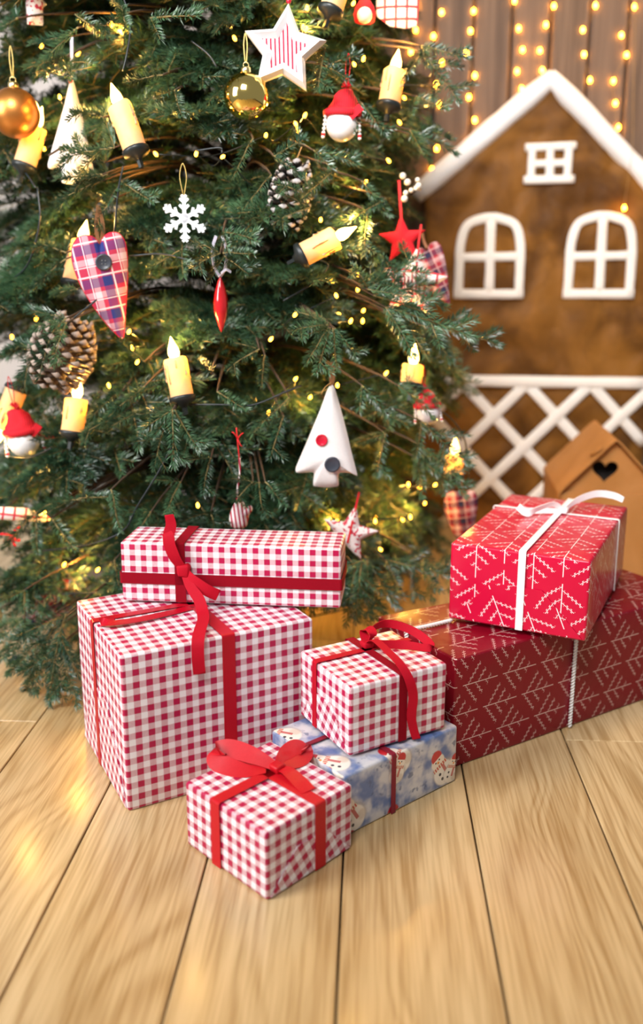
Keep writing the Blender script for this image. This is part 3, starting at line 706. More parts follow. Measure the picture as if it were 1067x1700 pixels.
def loop(parent, mat, pts, wd, width, name, thick=.001, n=6):
    P = smooth_path(pts, n)
    if isinstance(wd, list):
        W = [Vector(x) for x in wd]; ww = []
        for i in range(len(P)):
            s = i/(len(P)-1)*(len(W)-1); k = min(int(s), len(W)-2); ww.append(W[k].lerp(W[k+1], s-k))
        wd = ww
    if isinstance(width, list):
        W = width; q = []
        for i in range(len(P)):
            s = i/(len(P)-1)*(len(W)-1); k = min(int(s), len(W)-2); q.append(W[k]+(W[k+1]-W[k])*(s-k))
        width = q
    return obj(name, *strip(P, wd, width, thick), mat, parent, True)
def knot(parent, mat, p, r, squash=(1, 1, .7)):
    bm = bevel_box(-r*squash[0]*.85, r*squash[0]*.85, -r*squash[1]*.85, r*squash[1]*.85, -r*squash[2]*.85, r*squash[2]*.85, r*.34, 3)
    for q in bm.verts:
        q.co = Vector((q.co.x*(1+.14*math.sin(q.co.z/r*3+1)), q.co.y, q.co.z*(1+.12*math.sin(q.co.x/r*4))))+Vector(p)
    return from_bm('knot', bm, mat, parent, True)
def fold_flap(parent, mat, face, w, d, h, up=True):
    """folded paper end: a trapezoid flap lying 0.6 mm proud of the side"""
    e = .0011
    L = {'L': d, 'F': w, 'R': d}[face]
    a, b = .006, L-.006; m = L/2; zt = h*.56; ins = min(L*.30, h*.5)
    q = [(a, .004), (b, .004), (b-ins, zt), (a+ins, zt)]
    if not up: q = [(x, h-z) for x, z in q]
    def P(t, z, o):
        if face == 'L': return (-o, t, z)
        if face == 'F': return (t, -o, z)
        return (w+o, t, z)
    v = [P(t, z, .0002) for t, z in q]+[P(t, z, e+.0006) for t, z in q]
    fl = obj('paper_flap', v, [(0, 1, 2, 3), (7, 6, 5, 4)]+[(i, i+4, (i+1) % 4+4, (i+1) % 4) for i in range(4)], mat, parent)
    uv = fl.data.uv_layers.new(name='UVMap')
    for lp in fl.data.loops:
        t, z = q[lp.vertex_index % 4]; uv.data[lp.index].uv = (t*.92+z*.39+.005, z*.92-t*.39)
    return fl

# G1 large gingham box
g1 = thing('gift_box', 'largest gift, tall gingham-paper box with red satin ribbon standing on the floor', 'gift', (-.3631, 1.2218, 0), math.radians(31.36))
w, d, h = .3228, .2683, .2574
gift_body(w, d, h, MA['gingham'], g1, seed=1)
fold_flap(g1, MA['gingham'], 'L', w, d, h, True)
band(g1, MA['satin'], 'x', .1722, .0215, w, d, h)
band(g1, MA['satin'], 'y', .156, .016, w, d, h)
loop(g1, MA['satin'], [(.165, .135, h+.0028), (.12, .126, h+.0035), (.06, .116, h+.006), (.022, .117, h+.008), (.010, .135, h+.006), (.03, .150, h+.0035)], (0, 1, .15), .015, 'bow_loop')
# G2 long gingham box on it
G2H = .1048
g2 = thing('gift_box', 'long low gingham gift with dark red velvet ribbon lying across the largest gift', 'gift', (-.4179, 1.4417, .2574+.0045), math.radians(-2.84))
w, d, h = .375, .1016, G2H
gift_body(w, d, h, MA['gingham_small'], g2, seed=2)
band(g2, MA['velvet'], 'x', .103, .0185, w, d, h)
band(g2, MA['velvet'], 'z', .0425, .0195, w, d, h)
kp = (.1115, -.009, .0615)
knot(g2, MA['velvet_bright'], kp, .013, (1, .7, 1))
loop(g2, MA['velvet_bright'], [kp, (.100, -.018, .085), (.092, -.020, .108), (.090, -.018, .122), (.086, -.014, .128)], [(1, 0, .3), (1, 0, .3), (1, .2, .1)], [.014, .02, .02, .016], 'ribbon_tail')
loop(g2, MA['velvet_bright'], [kp, (.094, -.010, .090), (.086, -.006, .115), (.091, -.004, .138), (.089, -.006, .157)], [(1, 0, .2), (1, .1, -.1)], [.012, .018, .019, .015], 'ribbon_tail')
loop(g2, MA['velvet_bright'], [kp, (.130, -.020, .048), (.152, -.024, .034), (.172, -.022, .024)], [(.5, 0, 1), (.6, 0, .8)], [.014, .021, .021], 'ribbon_tail')
loop(g2, MA['velvet_bright'], [kp, (.124, -.022, .040), (.142, -.036, .022), (.152, -.054, .008), (.162, -.090, .008), (.166, -.128, .007), (.169, -.156, .001), (.170, -.164, -.022), (.171, -.162, -.052)], [(1, 0, .4), (1, .3, .1), (1, .25, 0)], [.013, .019, .0195, .0195, .019], 'ribbon_tail')
# G3 gingham box on the blue one
g3 = thing('gift_box', 'gingham gift with red velvet bow standing on the blue snowman gift', 'gift', (-.0233, 1.2228, .0994+.0045), math.radians(32.55))
w, d, h = .1787, .1553, .1118
gift_body(w, d, h, MA['gingham_small'], g3, seed=3)
fold_flap(g3, MA['gingham_small'], 'L', w, d, h, True)
band(g3, MA['velvet'], 'x', .0945, .015, w, d, h)
band(g3, MA['velvet_bright'], 'y', .103, .013, w, d, h)
kp = (.0975, .107, h+.009)
knot(g3, MA['velvet_bright'], kp, .0105)
loop(g3, MA['velvet_bright'], [kp, (.118, .126, h+.022), (.152, .128, h+.026), (.181, .094, h+.018), (.184, .050, h+.006), (.150, .078, h+.007), kp], [(.2, -.3, 1), (.3, -.2, 1), (.4, -.2, .7), (1, 0, .4), (.2, -.3, 1)], .014, 'bow_loop')
loop(g3, MA['velvet_bright'], [kp, (.104, .128, h+.022), (.108, .118, h+.030), (.104, .100, h+.026), kp], (1, .3, .2), .015, 'bow_loop')
loop(g3, MA['velvet_bright'], [kp, (.098, .085, h+.024), (.096, .040, h+.020), (.0955, .008, h+.013), (.100, -.009, h-.006), (.106, -.012, .078), (.105, -.010, .045), (.110, -.009, .022), (.116, -.010, .003)], [(1, 0, 0), (1, .1, 0), (.9, -.35, 0), (.7, -.6, 0)], [.012, .015, .015, .013], 'ribbon_tail')
# G4 front gingham box
g4 = thing('gift_box', 'small gingham gift with sheer red organza bow, standing out in front on floor', 'gift', (-.1269, 1.0307, 0), math.radians(48.0))
w, d, h = .165, .175, .1017
gift_body(w, d, h, MA['gingham_small'], g4, seed=4)
fold_flap(g4, MA['gingham_small'], 'F', w, d, h, True)
band(g4, MA['organza'], 'x', .098, .020, w, d, h)
band(g4, MA['organza'], 'y', .1035, .019, w, d, h)
kp = (.110, .099, h+.008)
knot(g4, MA['organza'], kp, .010, (1, 1.1, .8))
loop(g4, MA['organza'], [kp, (.096, .130, h+.018), (.082, .166, h+.021), (.066, .180, h+.017), (.058, .168, h+.009), (.072, .132, h+.005), (.096, .108, h+.006)], [(.8, .35, .55), (.8, .1, .6), (.8, -.3, .5), (1, .3, .25)], [.013, .026, .032, .032, .026, .013], 'bow_loop')
loop(g4, MA['organza'], [kp, (.135, .110, h+.014), (.158, .110, h+.017), (.168, .100, h+.010), (.146, .092, h+.005), kp], [(0, .9, .6), (-.2, .9, .6), (0, 1, .3)], [.012, .024, .026, .022, .012], 'bow_loop')
loop(g4, MA['organza'], [kp, (.112, .078, h+.010), (.110, .052, h+.005), (.104, .028, h+.0035)], (1, .15, .1), [.011, .020, .024, .022], 'ribbon_tail')
# G5 blue snowman box
g5 = thing('gift_box', 'flat blue gift in snowman print paper with thin wine ribbon on the floor', 'gift', (-.030, 1.174, 0), math.radians(42.27))
w, d, h = .2426, .178, .0994
gift_body(w, d, h, MA['snowmen'], g5, seed=5)
band(g5, MA['wine'], 'x', .0985, .0085, w, d, h, thick=.0015)
band(g5, MA['wine'], 'y', .104, .0085, w, d, h, thick=.0015)
# G6 big red box
g6 = thing('gift_box', 'big dark red gift with twig print and white twisted cord on the floor', 'gift', (.1455, 1.3735, 0), math.radians(34.3))
w, d, h = .600, .222, .1975
gift_body(w, d, h, MA['twig_big'], g6, back_d=.175, seed=6)
def rope(pts, r, name, parent, mat, pitch=.012):
    P = smooth_path(pts, 10); L = [0.]
    for a, b in zip(P, P[1:]): L.append(L[-1]+(b-a).length)
    n = max(8, int(L[-1]/pitch*8)); m = MB(); fine = []
    j = 0
    for i in range(n+1):
        s = L[-1]*i/n
        while j < len(L)-2 and L[j+1] < s: j += 1
        fine.append((P[j].lerp(P[j+1], (s-L[j])/max(L[j+1]-L[j], 1e-6)), s, (P[j+1]-P[j]).normalized()))
    for ph in (0, math.pi):
        q = []
        for p, s, t in fine:
            a = t.orthogonal().normalized(); b = t.cross(a); k = 2*math.pi*s/pitch+ph
            if abs(t.z) > .7: a = Vector((1, 0, 0)); b = t.cross(a)
            else: a = Vector((0, 0, 1)); a = (a-t*a.dot(t)).normalized(); b = t.cross(a)
            q.append(p+(a*math.cos(k)+b*math.sin(k))*r*.55)
        m.add(*tube(q, r*.62, 5))
    return m.build(name, mat, parent, True)
rope([(.272, -.004, .003), (.273, -.004, .10), (.274, -.0035, h-.006), (.275, .003, h+.004), (.276, .05, h+.004)], .0036, 'twisted_cord', g6, MA['cord'])
rope([(-.004, .128, .003), (-.004, .128, h-.006), (.003, .128, h+.0045), (.05, .1275, h+.0045), (.095, .127, h+.0045)], .0036, 'twisted_cord', g6, MA['cord'])
# G7 red box on top
g7 = thing('gift_box', 'glossy red twig-print gift with white ribbon bow on top of the big red gift', 'gift', (.1462, 1.5291, .1975+.0095), math.radians(-23.5))
w, d, h = .2407, .3975, .1417
gift_body(w, d, h, MA['twig_top'], g7, seed=7)
fold_flap(g7, MA['twig_top'], 'F', w, d, h, True)
band(g7, MA['white_ribbon'], 'x', .128, .0125, w, d, h, .003)
band(g7, MA['white_ribbon'], 'y', .278, .0055, w, d, h, thick=.0016)
kp = (.137, .278, h+.008)
knot(g7, MA['white_ribbon'], kp, .0095)
loop(g7, MA['white_ribbon'], [kp, (.120, .262, h+.022), (.098, .232, h+.018), (.080, .218, h+.010), (.062, .222, h+.020), (.075, .246, h+.008), kp], [(.4, -.4, 1), (.4, -.2, 1), (.2, .8, .5), (.3, .4, 1)], [.010, .013, .013, .013, .010], 'bow_loop')
loop(g7, MA['white_ribbon'], [kp, (.156, .305, h+.024), (.186, .335, h+.034), (.215, .355, h+.030), (.236, .360, h+.022)], [(.4, .4, 1), (.2, .2, 1), (0, .6, 1)], [.010, .013, .014, .012], 'ribbon_tail')
loop(g7, MA['white_ribbon'], [kp, (.146, .312, h+.018), (.150, .338, h+.016)], [(1, 0, .3), (1, 0, .1)], [.008, .013, .014], 'ribbon_tail')

# ------------------------------------------------------------------ tree
TX, TY = -.32, 2.22
TREE = Vector((TX, TY, 0))
RAD = lambda z: (.62-.10*z) if z < 1.5 else max(.02, (.47-(z-1.5)*.50))
tree = thing('christmas_tree', 'dense green fir Christmas tree hung with ornaments behind the gifts', 'christmas tree', (TX, TY, .0))
rnd = random.Random(11); npr = np.random.default_rng(5)
obj('trunk', *tube([(0, 0, .06), (.005, 0, .6), (-.004, .004, 1.2), (0, 0, 1.8), (0, 0, 2.35)], [.045, .040, .032, .018, .004], 10), MA['trunk'], tree, True)

def spray_geo(L, lats, seed, hi=True, density=980, nl=.0225, droop=.12):
    """a flat fir spray along +X with the upper side +Z: (verts, tri faces, material ids)"""
    rg = np.random.default_rng(seed); V = []; F = []; MI = []; nv = 0
    def wood(P, r0, r1):
        nonlocal nv
        v, f = tube([tuple(p) for p in P], [r0+(r1-r0)*i/(len(P)-1) for i in range(len(P))], 4 if hi else 3)
        V.append(np.array([tuple(x) for x in v])); 
        for q in f: F.append(tuple(i+nv for i in q)); MI.append(1)
        nv += len(v)
    def twig(P, r0):
        nonlocal nv
        P = np.array(P); seg = np.linalg.norm(np.diff(P, axis=0), axis=1); S = np.concatenate([[0], np.cumsum(seg)]); LL = S[-1]
        wood(P, r0, .0007)
        n = int(LL*density)
        s = np.sort(rg.uniform(.004, 1.0, n)**.95*LL)
        base = np.stack([np.interp(s, S, P[:, k]) for k in range(3)], 1)
        i = np.clip(np.searchsorted(S, s)-1, 0, len(seg)-1); T = np.diff(P, axis=0)[i]/seg[i][:, None]
        up = np.array([0, 0, 1.0]); side = np.cross(up, T); side /= np.linalg.norm(side, axis=1)[:, None]; U = np.cross(T, side)
        sgn = rg.choice([-1, 1], n); ph = rg.normal(.28, .48, n); ph = np.where(rg.random(n) < .16, rg.uniform(.9, 1.57, n), ph)
        tip = np.clip((s/LL-.72)/.28, 0, 1); ang = np.radians(rg.normal(58, 9, n)-tip*28)
        D = T*np.cos(ang)[:, None] + (side*(sgn*np.cos(ph))[:, None]+U*np.sin(ph)[:, None])*np.sin(ang)[:, None]
        ln = nl*rg.uniform(.78, 1.12, n)*(1-.25*tip)*np.clip(.5+s/LL*3, 0, 1)
        mid = base+D*(ln*.5)[:, None]; end = base+D*ln[:, None]+T*(ln*.16)[:, None]
        a = np.cross(D, U); a /= np.linalg.norm(a, axis=1)[:, None]+1e-9; b = np.cross(D, a)
        r = .00125
        if hi:
            m1 = mid+a*r; m2 = mid-a*r*.6+b*r*.8; m3 = mid-a*r*.6-b*r*.8
            vv = np.stack([base, m1, m2, m3, end], 1).reshape(-1, 3); k = np.arange(n)*5+nv
            for x, y, z in ((0, 2, 1), (0, 3, 2), (0, 1, 3), (4, 1, 2), (4, 2, 3), (4, 3, 1)):
                F.extend(zip((k+x).tolist(), (k+y).tolist(), (k+z).tolist()))
            MI.extend([0]*(6*n)); nv += 5*n
        else:
            vv = np.stack([base, mid+a*r*1.25, end, mid-a*r*1.25], 1).reshape(-1, 3); k = np.arange(n)*4+nv
            F.extend(zip(k.tolist(), (k+1).tolist(), (k+2).tolist(), (k+3).tolist())); MI.extend([0]*n); nv += 4*n
        V.append(vv)
    def path(p0, d, LL, dr, n=6):
        out = []; p = np.array(p0, float); d = np.array(d, float); st = LL/n
        for i in range(n+1):
            out.append(p.copy()); p = p+d*st; d = d+np.array([0, 0, -dr/n])+rg.normal(0, .035, 3); d /= np.linalg.norm(d)
        return out
    main = path((0, 0, 0), (1, 0, .02), L, droop, 8)
    twig(main, .0022)
    for k in range(lats):
        f = .10+.72*(k/max(lats-1, 1)) if lats > 1 else .4
        side = 1 if k % 2 else -1
        q = main[int(f*8)]; a = math.radians(rg.uniform(42, 60))
        ll = L*(.62-.42*f)*rg.uniform(.85, 1.15)
        lp = path(q, (math.cos(a), side*math.sin(a), rg.uniform(-.05, .10)), ll, droop*1.2, 5)
        twig(lp, .0014)
        if ll > .075 and lats >= 6:
            for s2 in (-1, 1):
                if rg.random() < .75:
                    a2 = math.atan2(side*math.sin(a), math.cos(a))+s2*.8
                    twig(path(lp[2], (math.cos(a2), math.sin(a2), .02), ll*.42, droop, 3), .001)
    return np.concatenate(V), F, MI
def spray_mesh(*a, **k):
    v, f, mi = spray_geo(*a, **k)
    me = bpy.data.meshes.new('spray'); me.from_pydata(v.tolist(), [], f); me.materials.append(MA['needles']); me.materials.append(MA['twig'])
    me.polygons.foreach_set('material_index', mi); me.update(); return me
# reference length .20 m, scaled when placed
BIG = [spray_mesh(.20, 8, s) for s in (1, 2, 3, 4)]
MED = [spray_mesh(.20, 4, s, density=880) for s in (5, 6, 7)]
ONE = [spray_mesh(.14, 0, s, density=1050, nl=.0215) for s in (8, 9)]
DUO = [spray_mesh(.14, 2, s, density=1020, nl=.0215) for s in (10, 11, 12)]
LOWS = [spray_geo(.20, 6, s, hi=False, density=720, nl=.023) for s in (21, 22, 23)]

CAMP = Vector((0, 0, CAM_H))
KEEP = []          # spheres that must stay open towards the room: (centre, radius)
for n_, r_ in dict(gold_matte=.050, gold_shiny=.045, white_star=.072, gnome_top=.045, gnome_l=.042, gnome_r=.022, heart=.070, snowflake=.036, icicle=.040, cone=.055, cone2=.012, red_star=.03, stripe_star=.03, tree_o=.080, pat_star=.03, mitten=.035, white_tree=.016, cane=.02, check_tr=.02, fig_tr=.03, fig_tl=.02, pom=.012, plaid2=.03, berries=.015).items():
    KEEP.append((Vector(ORN[n_][:3]), r_))
KEEP.append((Vector(ORN['heart'][:3])+Vector((.01, 0, -.06)), .035)); KEEP.append((Vector(ORN['gnome_top'][:3])+Vector((.01, .01, .055)), .036))
KEEP.append((Vector(ORN['tree_o'][:3])+Vector((0, 0, .06)), .03))
for b_, t_ in CANDLES:
    for s_ in (0.2, 1.0, 1.5): KEEP.append((Vector(b_).lerp(Vector(t_), s_), .026))
for i_, p_ in enumerate(BULBS):
    KEEP.append((Vector(p_), .006 if i_ % 3 else .010))
GIFTS = [((-.3631, 1.2218), 31.36, .3228, .2683, 0, .2574), ((-.4179, 1.4417), -2.84, .375, .1016, .25, .37), ((.1455, 1.3735), 34.3, .60, .222, 0, .1975), ((.1462, 1.5291), -23.5, .2407, .3975, .19, .345), ((-.03, 1.174), 42.3, .24, .178, 0, .1), ((-.0233, 1.2228), 32.5, .1787, .1553, .1, .22), ((.495, 2.235), 0, .27, .31, 0, .42)]
def blocked(pts, keep=True):
    for p in pts:
        if p.z < .012 or p.y > 2.83: return True
        for (gx, gy), a, w, d, z0, z1 in GIFTS:
            a = math.radians(a); q = Vector((p.x-gx, p.y-gy)); x = q.x*math.cos(a)+q.y*math.sin(a); y = -q.x*math.sin(a)+q.y*math.cos(a)
            if -.012 < x < w+.012 and -.012 < y < d+.012 and z0-.012 < p.z < z1+.012: return True
        if keep:
            for c, r in KEEP:
                d = (CAMP-c).normalized(); q = p-c; t = max(-.3*r, min(.5, q.dot(d)))
                if (q-d*t).length < r+.013: return True
    return False
def frame(d, up):
    x = d.normalized(); z = (up-x*up.dot(x))
    if z.length < 1e-3: z = x.orthogonal()
    z.normalize(); y = z.cross(x)
    return Matrix((x, y, z)).transposed()
def samples(b, M, L):
    out = []
    for s in (.25, .5, .75, 1.0):
        c = b + M @ Vector((L*s, 0, -.02*s*L)); out.append(c); wv = .45*L*(1-.75*s)
        out.append(c + M @ Vector((L*.12, wv, 0))); out.append(c + M @ Vector((L*.12, -wv, 0)))
    return out
cands = []; branches = []
LOW_OPEN = lambda p: (p.x > -.12 and p.z < .10)     # the open foot on the right, where the floor shows
level = 0; z0 = .20
while z0 < 2.0:
    n = 10 if z0 < 1.4 else 7
    for k in range(n):
        az = 2*math.pi*(k+.5*(level % 2)+rnd.uniform(-.25, .25))/n
        d = Vector((math.cos(az), math.sin(az), 0))
        R = RAD(z0)*rnd.uniform(.86, 1.06) - (.15 if z0 > .7 else .11)*max(0, math.cos(az+.15))**1.0
        back = d.y > .45
        zz = z0 + rnd.uniform(-.03, .03)
        dz = rnd.uniform(-.12, -.02) - (.08 if zz < .45 else 0)
        pts = [TREE+Vector((0, 0, zz))+d*(R*s)+Vector((0, 0, .10*math.sin(s*2.2)+dz*s*s)) for s in (0, .2, .4, .6, .8, 1.0)]
        bi = len(branches); branches.append(pts)
        P = smooth_path(pts, 4)
        fr = (.32, .45, .56, .66, .75, .83, .90, .96, 1.0) if not back else (.6, .85, 1.0)
        for j, s in enumerate(fr):
            i = min(int(s*(len(P)-1)), len(P)-2); b = P[i]; t = (P[i+1]-P[i]).normalized()
            side = d.cross(Vector((0, 0, 1)))
            for sg in ((-1, 1) if s < .98 else (0,)):
                a = rnd.uniform(.55, .95)*sg
                dd = t*math.cos(a)+side*math.sin(a)+Vector((0, 0, rnd.uniform(-.35, .18)))
                L = (.20 if s < .8 else .16)*rnd.uniform(.75, 1.2)
                up = Vector((0, 0, 1))+d*rnd.uniform(-.1, .7)+Vector((rnd.uniform(-.3, .3), rnd.uniform(-.3, .3), 0))
                cands.append((bi, b, dd, up, L, s))
    z0 += .092; level += 1
near = []; low = []
for bi, b, dd, up, L, s in cands:
    M = frame(dd, up); ok = False
    for sh in (1.0, .72, .5):
        sm = samples(b, M, L*sh)
        if not blocked(sm) and not any(LOW_OPEN(p) for p in sm): ok = True; L *= sh; break
    if not ok: continue
    az_front = (b-TREE).normalized().y
    near.append((bi, b, M, L, s))
def in_view(p):
    q = p-CAMP; f = Vector((-.0515, .9724, -.2276)); r = Vector((.9986, .0529, 0)); u = Vector((-.012, .2272, .9738))
    zc = q.dot(f); return zc > .2 and abs(q.dot(r)/zc) < .39 and -.5 < q.dot(u)/zc < .60
def score(e):
    tip = e[1]+e[2] @ Vector((e[3]*.7, 0, 0))
    rel = tip-TREE; rad = Vector((rel.x, rel.y)).length/max(RAD(tip.z), .05)
    return (tip-CAMP).length - .55*rad + (0 if in_view(tip) else 5)
near.sort(key=score)
NHI = 290-len(HERO)
hi, low = near[:NHI], near[NHI:]
bobj = {}
def branch_obj(bi):
    if bi not in bobj:
        bobj[bi] = obj('branch', *tube([p-TREE for p in smooth_path(branches[bi], 3)], [.0105-.0085*i/15 for i in range(16)], 6), MA['bark'], tree, True)
    return bobj[bi]
def place_spray(parent, b, M, L, me, ref):
    o = bpy.data.objects.new('spray', me); COL.objects.link(o); o.parent = parent
    s = L/ref; o.matrix_local = Matrix.Translation(b-TREE) @ M.to_4x4() @ Matrix.Diagonal((s, max(s, .8), 1 if s > .8 else .9, 1))
    return o
for bi, b, M, L, s in hi:
    if s > .9: place_spray(branch_obj(bi), b, M, L, rnd.choice(MED+BIG), .20)
    else: place_spray(branch_obj(bi), b, M, L, rnd.choice(BIG+MED), .20)
for b, t in HERO:
    b = Vector(b); t = Vector(t); L = (t-b).length; d = t-b
    if blocked([b.lerp(t, .5), t], keep=False): 
        t = t+Vector((0, .03, .02)); d = t-b; L = d.length
    rel = b-TREE; out = Vector((rel.x, rel.y, 0)).normalized()
    c = (CAMP-b).normalized()
    up = c*.75+Vector((0, 0, .8))+Vector((rnd.uniform(-.25, .25), 0, rnd.uniform(-.2, .2)))
    zs = b.z+.03
    root = TREE+Vector((0, 0, min(zs, 2.0)))+out*.03
    P = smooth_path([root, root.lerp(b, .5)+Vector((0, 0, .035)), root.lerp(b, .85)+Vector((0, 0, .016)), b], 4)
    br = obj('branch', *tube([p-TREE for p in P], [.0045-.003*i/(len(P)-1) for i in range(len(P))], 6), MA['bark'], tree, True)
    M = frame(d, up)
    if L < .11: place_spray(br, b, M, L, rnd.choice(ONE+DUO), .14)
    else: place_spray(br, b, M, L, rnd.choice(DUO+MED), .14 if L < .16 else .2) if False else place_spray(br, b, M, L, rnd.choice(MED), .20)
# the rest of the foliage, further in and behind: one mass
VV = []; FF = []; MI = []; k = 0
for bi, b, M, L, s in low:
    v, f, mi = rnd.choice(LOWS)
    Mn = np.array(M)*1.0; sc_ = L/.20
    w_ = (v*np.array([sc_, sc_, 1.0]))@Mn.T+np.array(b-TREE)
    VV.append(w_); FF.append((f, k)); MI.extend(mi); k += len(v)
allf = [tuple(i+o for i in q) for f, o in FF for q in f]
inner = obj('inner_foliage', np.concatenate(VV).tolist(), allf, [MA['needles'], MA['twig']], tree, False, MI); inner['kind'] = 'stuff'
for bi in range(len(branches)):
    if bi not in bobj and bi % 2 == 0 and len(bobj) < 180: branch_obj(bi)

# stand
st = thing('tree_stand', 'black ring tree stand with steel bolts under the fir tree', 'stand', (TX, TY, 0))
obj('ring', *lathe([(.10, .012), (.16, .012), (.168, .03), (.165, .125), (.155, .125), (.15, .03), (.10, .02)], 28), MA['tree_plastic'], st, True)
for k in range(4):
    a = k*math.pi/2-.35
    R_ = Matrix.Rotation(a, 4, 'Z')
    m = MB(); m.add(*xf(box(.12, .285, -.016, .016, 0, .014), R_)); m.build('foot', MA['tree_plastic'], st)
    m = MB(); m.add(*xf(tube([(.04, 0, .095), (.21, 0, .095)], .006, 8), R_)); m.add(*xf(tube([(.205, 0, .095), (.218, 0, .095)], .013, 8), R_)); m.build('bolt', MA['steel'], st)

# ------------------------------------------------------------------ lights on the tree
ls = thing('light_string', 'dark cable with small warm bulbs wound through the fir tree', 'fairy lights', (TX, TY, 0))
tb0 = bulb_mesh(.0034, MA['bulb']); tb0.parent = ls; fb = True
wire = []
for p in BULBS:
    o = tb0 if fb else tb0.copy()
    if not fb: COL.objects.link(o); o.parent = ls
    fb = False; o.location = Vector(p)-TREE; o.rotation_euler = (rnd.uniform(-.8, .8), rnd.uniform(-.8, .8), 0)
CABLES.append([(-.16, 2.02, .0035), (-.09, 2.065, .003), (-.03, 2.11, .003), (.03, 2.22, .003)])
for c in CABLES: obj('cable', *tube([Vector(p)-TREE for p in smooth_path(c, 6)], .0018, 6), MA['cable'], ls, True)
order = sorted(BULBS, key=lambda p: (round(p[2]/.12), math.atan2(p[1]-TY, p[0]-TX)))
for a, b in zip(order, order[1:]):
    a, b = Vector(a)-TREE, Vector(b)-TREE
    if (a-b).length < .22:
        inn = Vector((-(a+b).x*.05, -(a+b).y*.05, -.012))
        obj('cable', *tube(smooth_path([a, (a+b)/2+inn, b], 5), .0012, 5), MA['cable'], ls, True)
for i in (0, 4, 9, 15, 20, 25, 29, 35, 41, 44, 46, 48, 51, 54, 56, 60, 61, 62, 63):
    l = bpy.data.lights.new('bulb_glow', 'POINT'); l.energy = .55; l.color = (1, .50, .08); l.shadow_soft_size = .006
    p = Vector(BULBS[i]); o = bpy.data.objects.new('bulb_glow', l); COL.objects.link(o); o.location = p+(TREE+Vector((0, 0, p.z))-p)*.06

def hanger(parent, x, z, top, mat, r=.0007, spread=.006):
    obj('hanging_loop', *tube(smooth_path([(x-.001, 0, z), (x-spread, .002, z+(top-z)*.6), (x, .004, top), (x+spread, .002, z+(top-z)*.6), (x+.001, 0, z)], 5), r, 5), mat, parent, True)
def face_room(P): return math.atan2(-P[0], P[1])
CL = ['slim electric candle tilted among twigs above the tartan heart', 'electric candle half hidden behind the matte copper ball', 'electric candle on a dark holder just above and beside the white star', 'electric candle with glowing tip near the tree edge by the board wall',
      'electric candle leaning almost flat below the pine twigs', 'upright electric candle with bright flame and wax drips below the tartan heart', 'electric candle standing under the large pine cone', 'electric candle hanging head down beside a red-hatted ornament', 'electric candle mostly covered by the tartan heart', 'electric candle at the tree edge in front of the white lattice', 'electric candle glowing under the striped fabric star']
for i, (b, t) in enumerate(CANDLES):
    b = Vector(b); t = Vector(t); H = (t-b).length; r = .0215
    c = thing('electric_candle', CL[i], 'candle', b, group='electric candles on the tree')
    c.rotation_mode = 'QUATERNION'; c.rotation_quaternion = (t-b).to_track_quat('Z', 'Y')
    K = 20; v = []; f = []; prof = [(.0, .0), (.96, .0), (1.0, .03), (.99, .3), (.98, .6), (1.0, .85), (1.03, .95), (.97, 1.0), (.80, 1.005), (.55, .97), (.0, .965)]
    for rr, zz in prof:
        for k in range(K):
            a = 2*math.pi*k/K; wob = 1+.05*mnoise.noise(Vector((math.cos(a)*2, math.sin(a)*2, zz*3+i)))
            zt = zz*H + (.004*mnoise.noise(Vector((math.cos(a)*1.5, math.sin(a)*1.5, i*3.))) if .8 < zz < 1.01 and rr > .7 else 0)
            v.append((max(rr, .02)*r*wob*math.cos(a), max(rr, .02)*r*wob*math.sin(a), zt))
    for q in range(len(prof)-1):
        for k in range(K): f.append((q*K+k, q*K+(k+1) % K, (q+1)*K+(k+1) % K, (q+1)*K+k))
    f.append(tuple(range(K))[::-1]); f.append(tuple((len(prof)-1)*K+k for k in range(K)))
    obj('wax_body', v, f, MA['wax'], c, True)
    rg = random.Random(i); dm = MB()
    for k in range(11):
        a = rg.uniform(0, 6.28); z1 = H*rg.uniform(.75, .97); z2 = z1-H*rg.uniform(.15, .5); x, y = math.cos(a)*r, math.sin(a)*r
        dm.add(*tube([(x*.98, y*.98, z1), (x*1.02, y*1.02, (z1+z2)/2), (x*1.04, y*1.04, z2+.003), (x*1.0, y*1.0, z2)], [.0012, .0016, .0023, .0008], 6))
    dm.build('wax_drips', MA['wax'], c, True)
    obj('flame', *lathe([(.0045, H*.95), (.0085, H+.004), (.0110, H+.011), (.0098, H+.020), (.0058, H+.030), (.0022, H+.039), (.0003, H+.043)], 12), MA['flame'], c, True)
    obj('holder', *lathe([(.006, -.016), (.010, -.010), (r*1.08, -.005), (r*1.16, 0), (r*1.15, .004), (r*1.04, .004), (r*1.0, .001), (.004, .0005)], 18), MA['cup'], c, True)
    obj('clip', *box(-.004, .004, -.003, .003, -.030, -.012), MA['cup'], c)
    l = bpy.data.lights.new('candle_glow', 'POINT'); l.energy = .8; l.color = (1, .55, .13); l.shadow_soft_size = .010
    o = bpy.data.objects.new('candle_glow', l); COL.objects.link(o); o.location = b+(t-b).normalized()*(H+.046)
    l = bpy.data.lights.new('candle_core', 'POINT'); l.energy = .22; l.color = (1, .56, .15); l.shadow_soft_size = .006
    o = bpy.data.objects.new('candle_core', l); COL.objects.link(o); o.location = b+(t-b).normalized()*(H*.88)

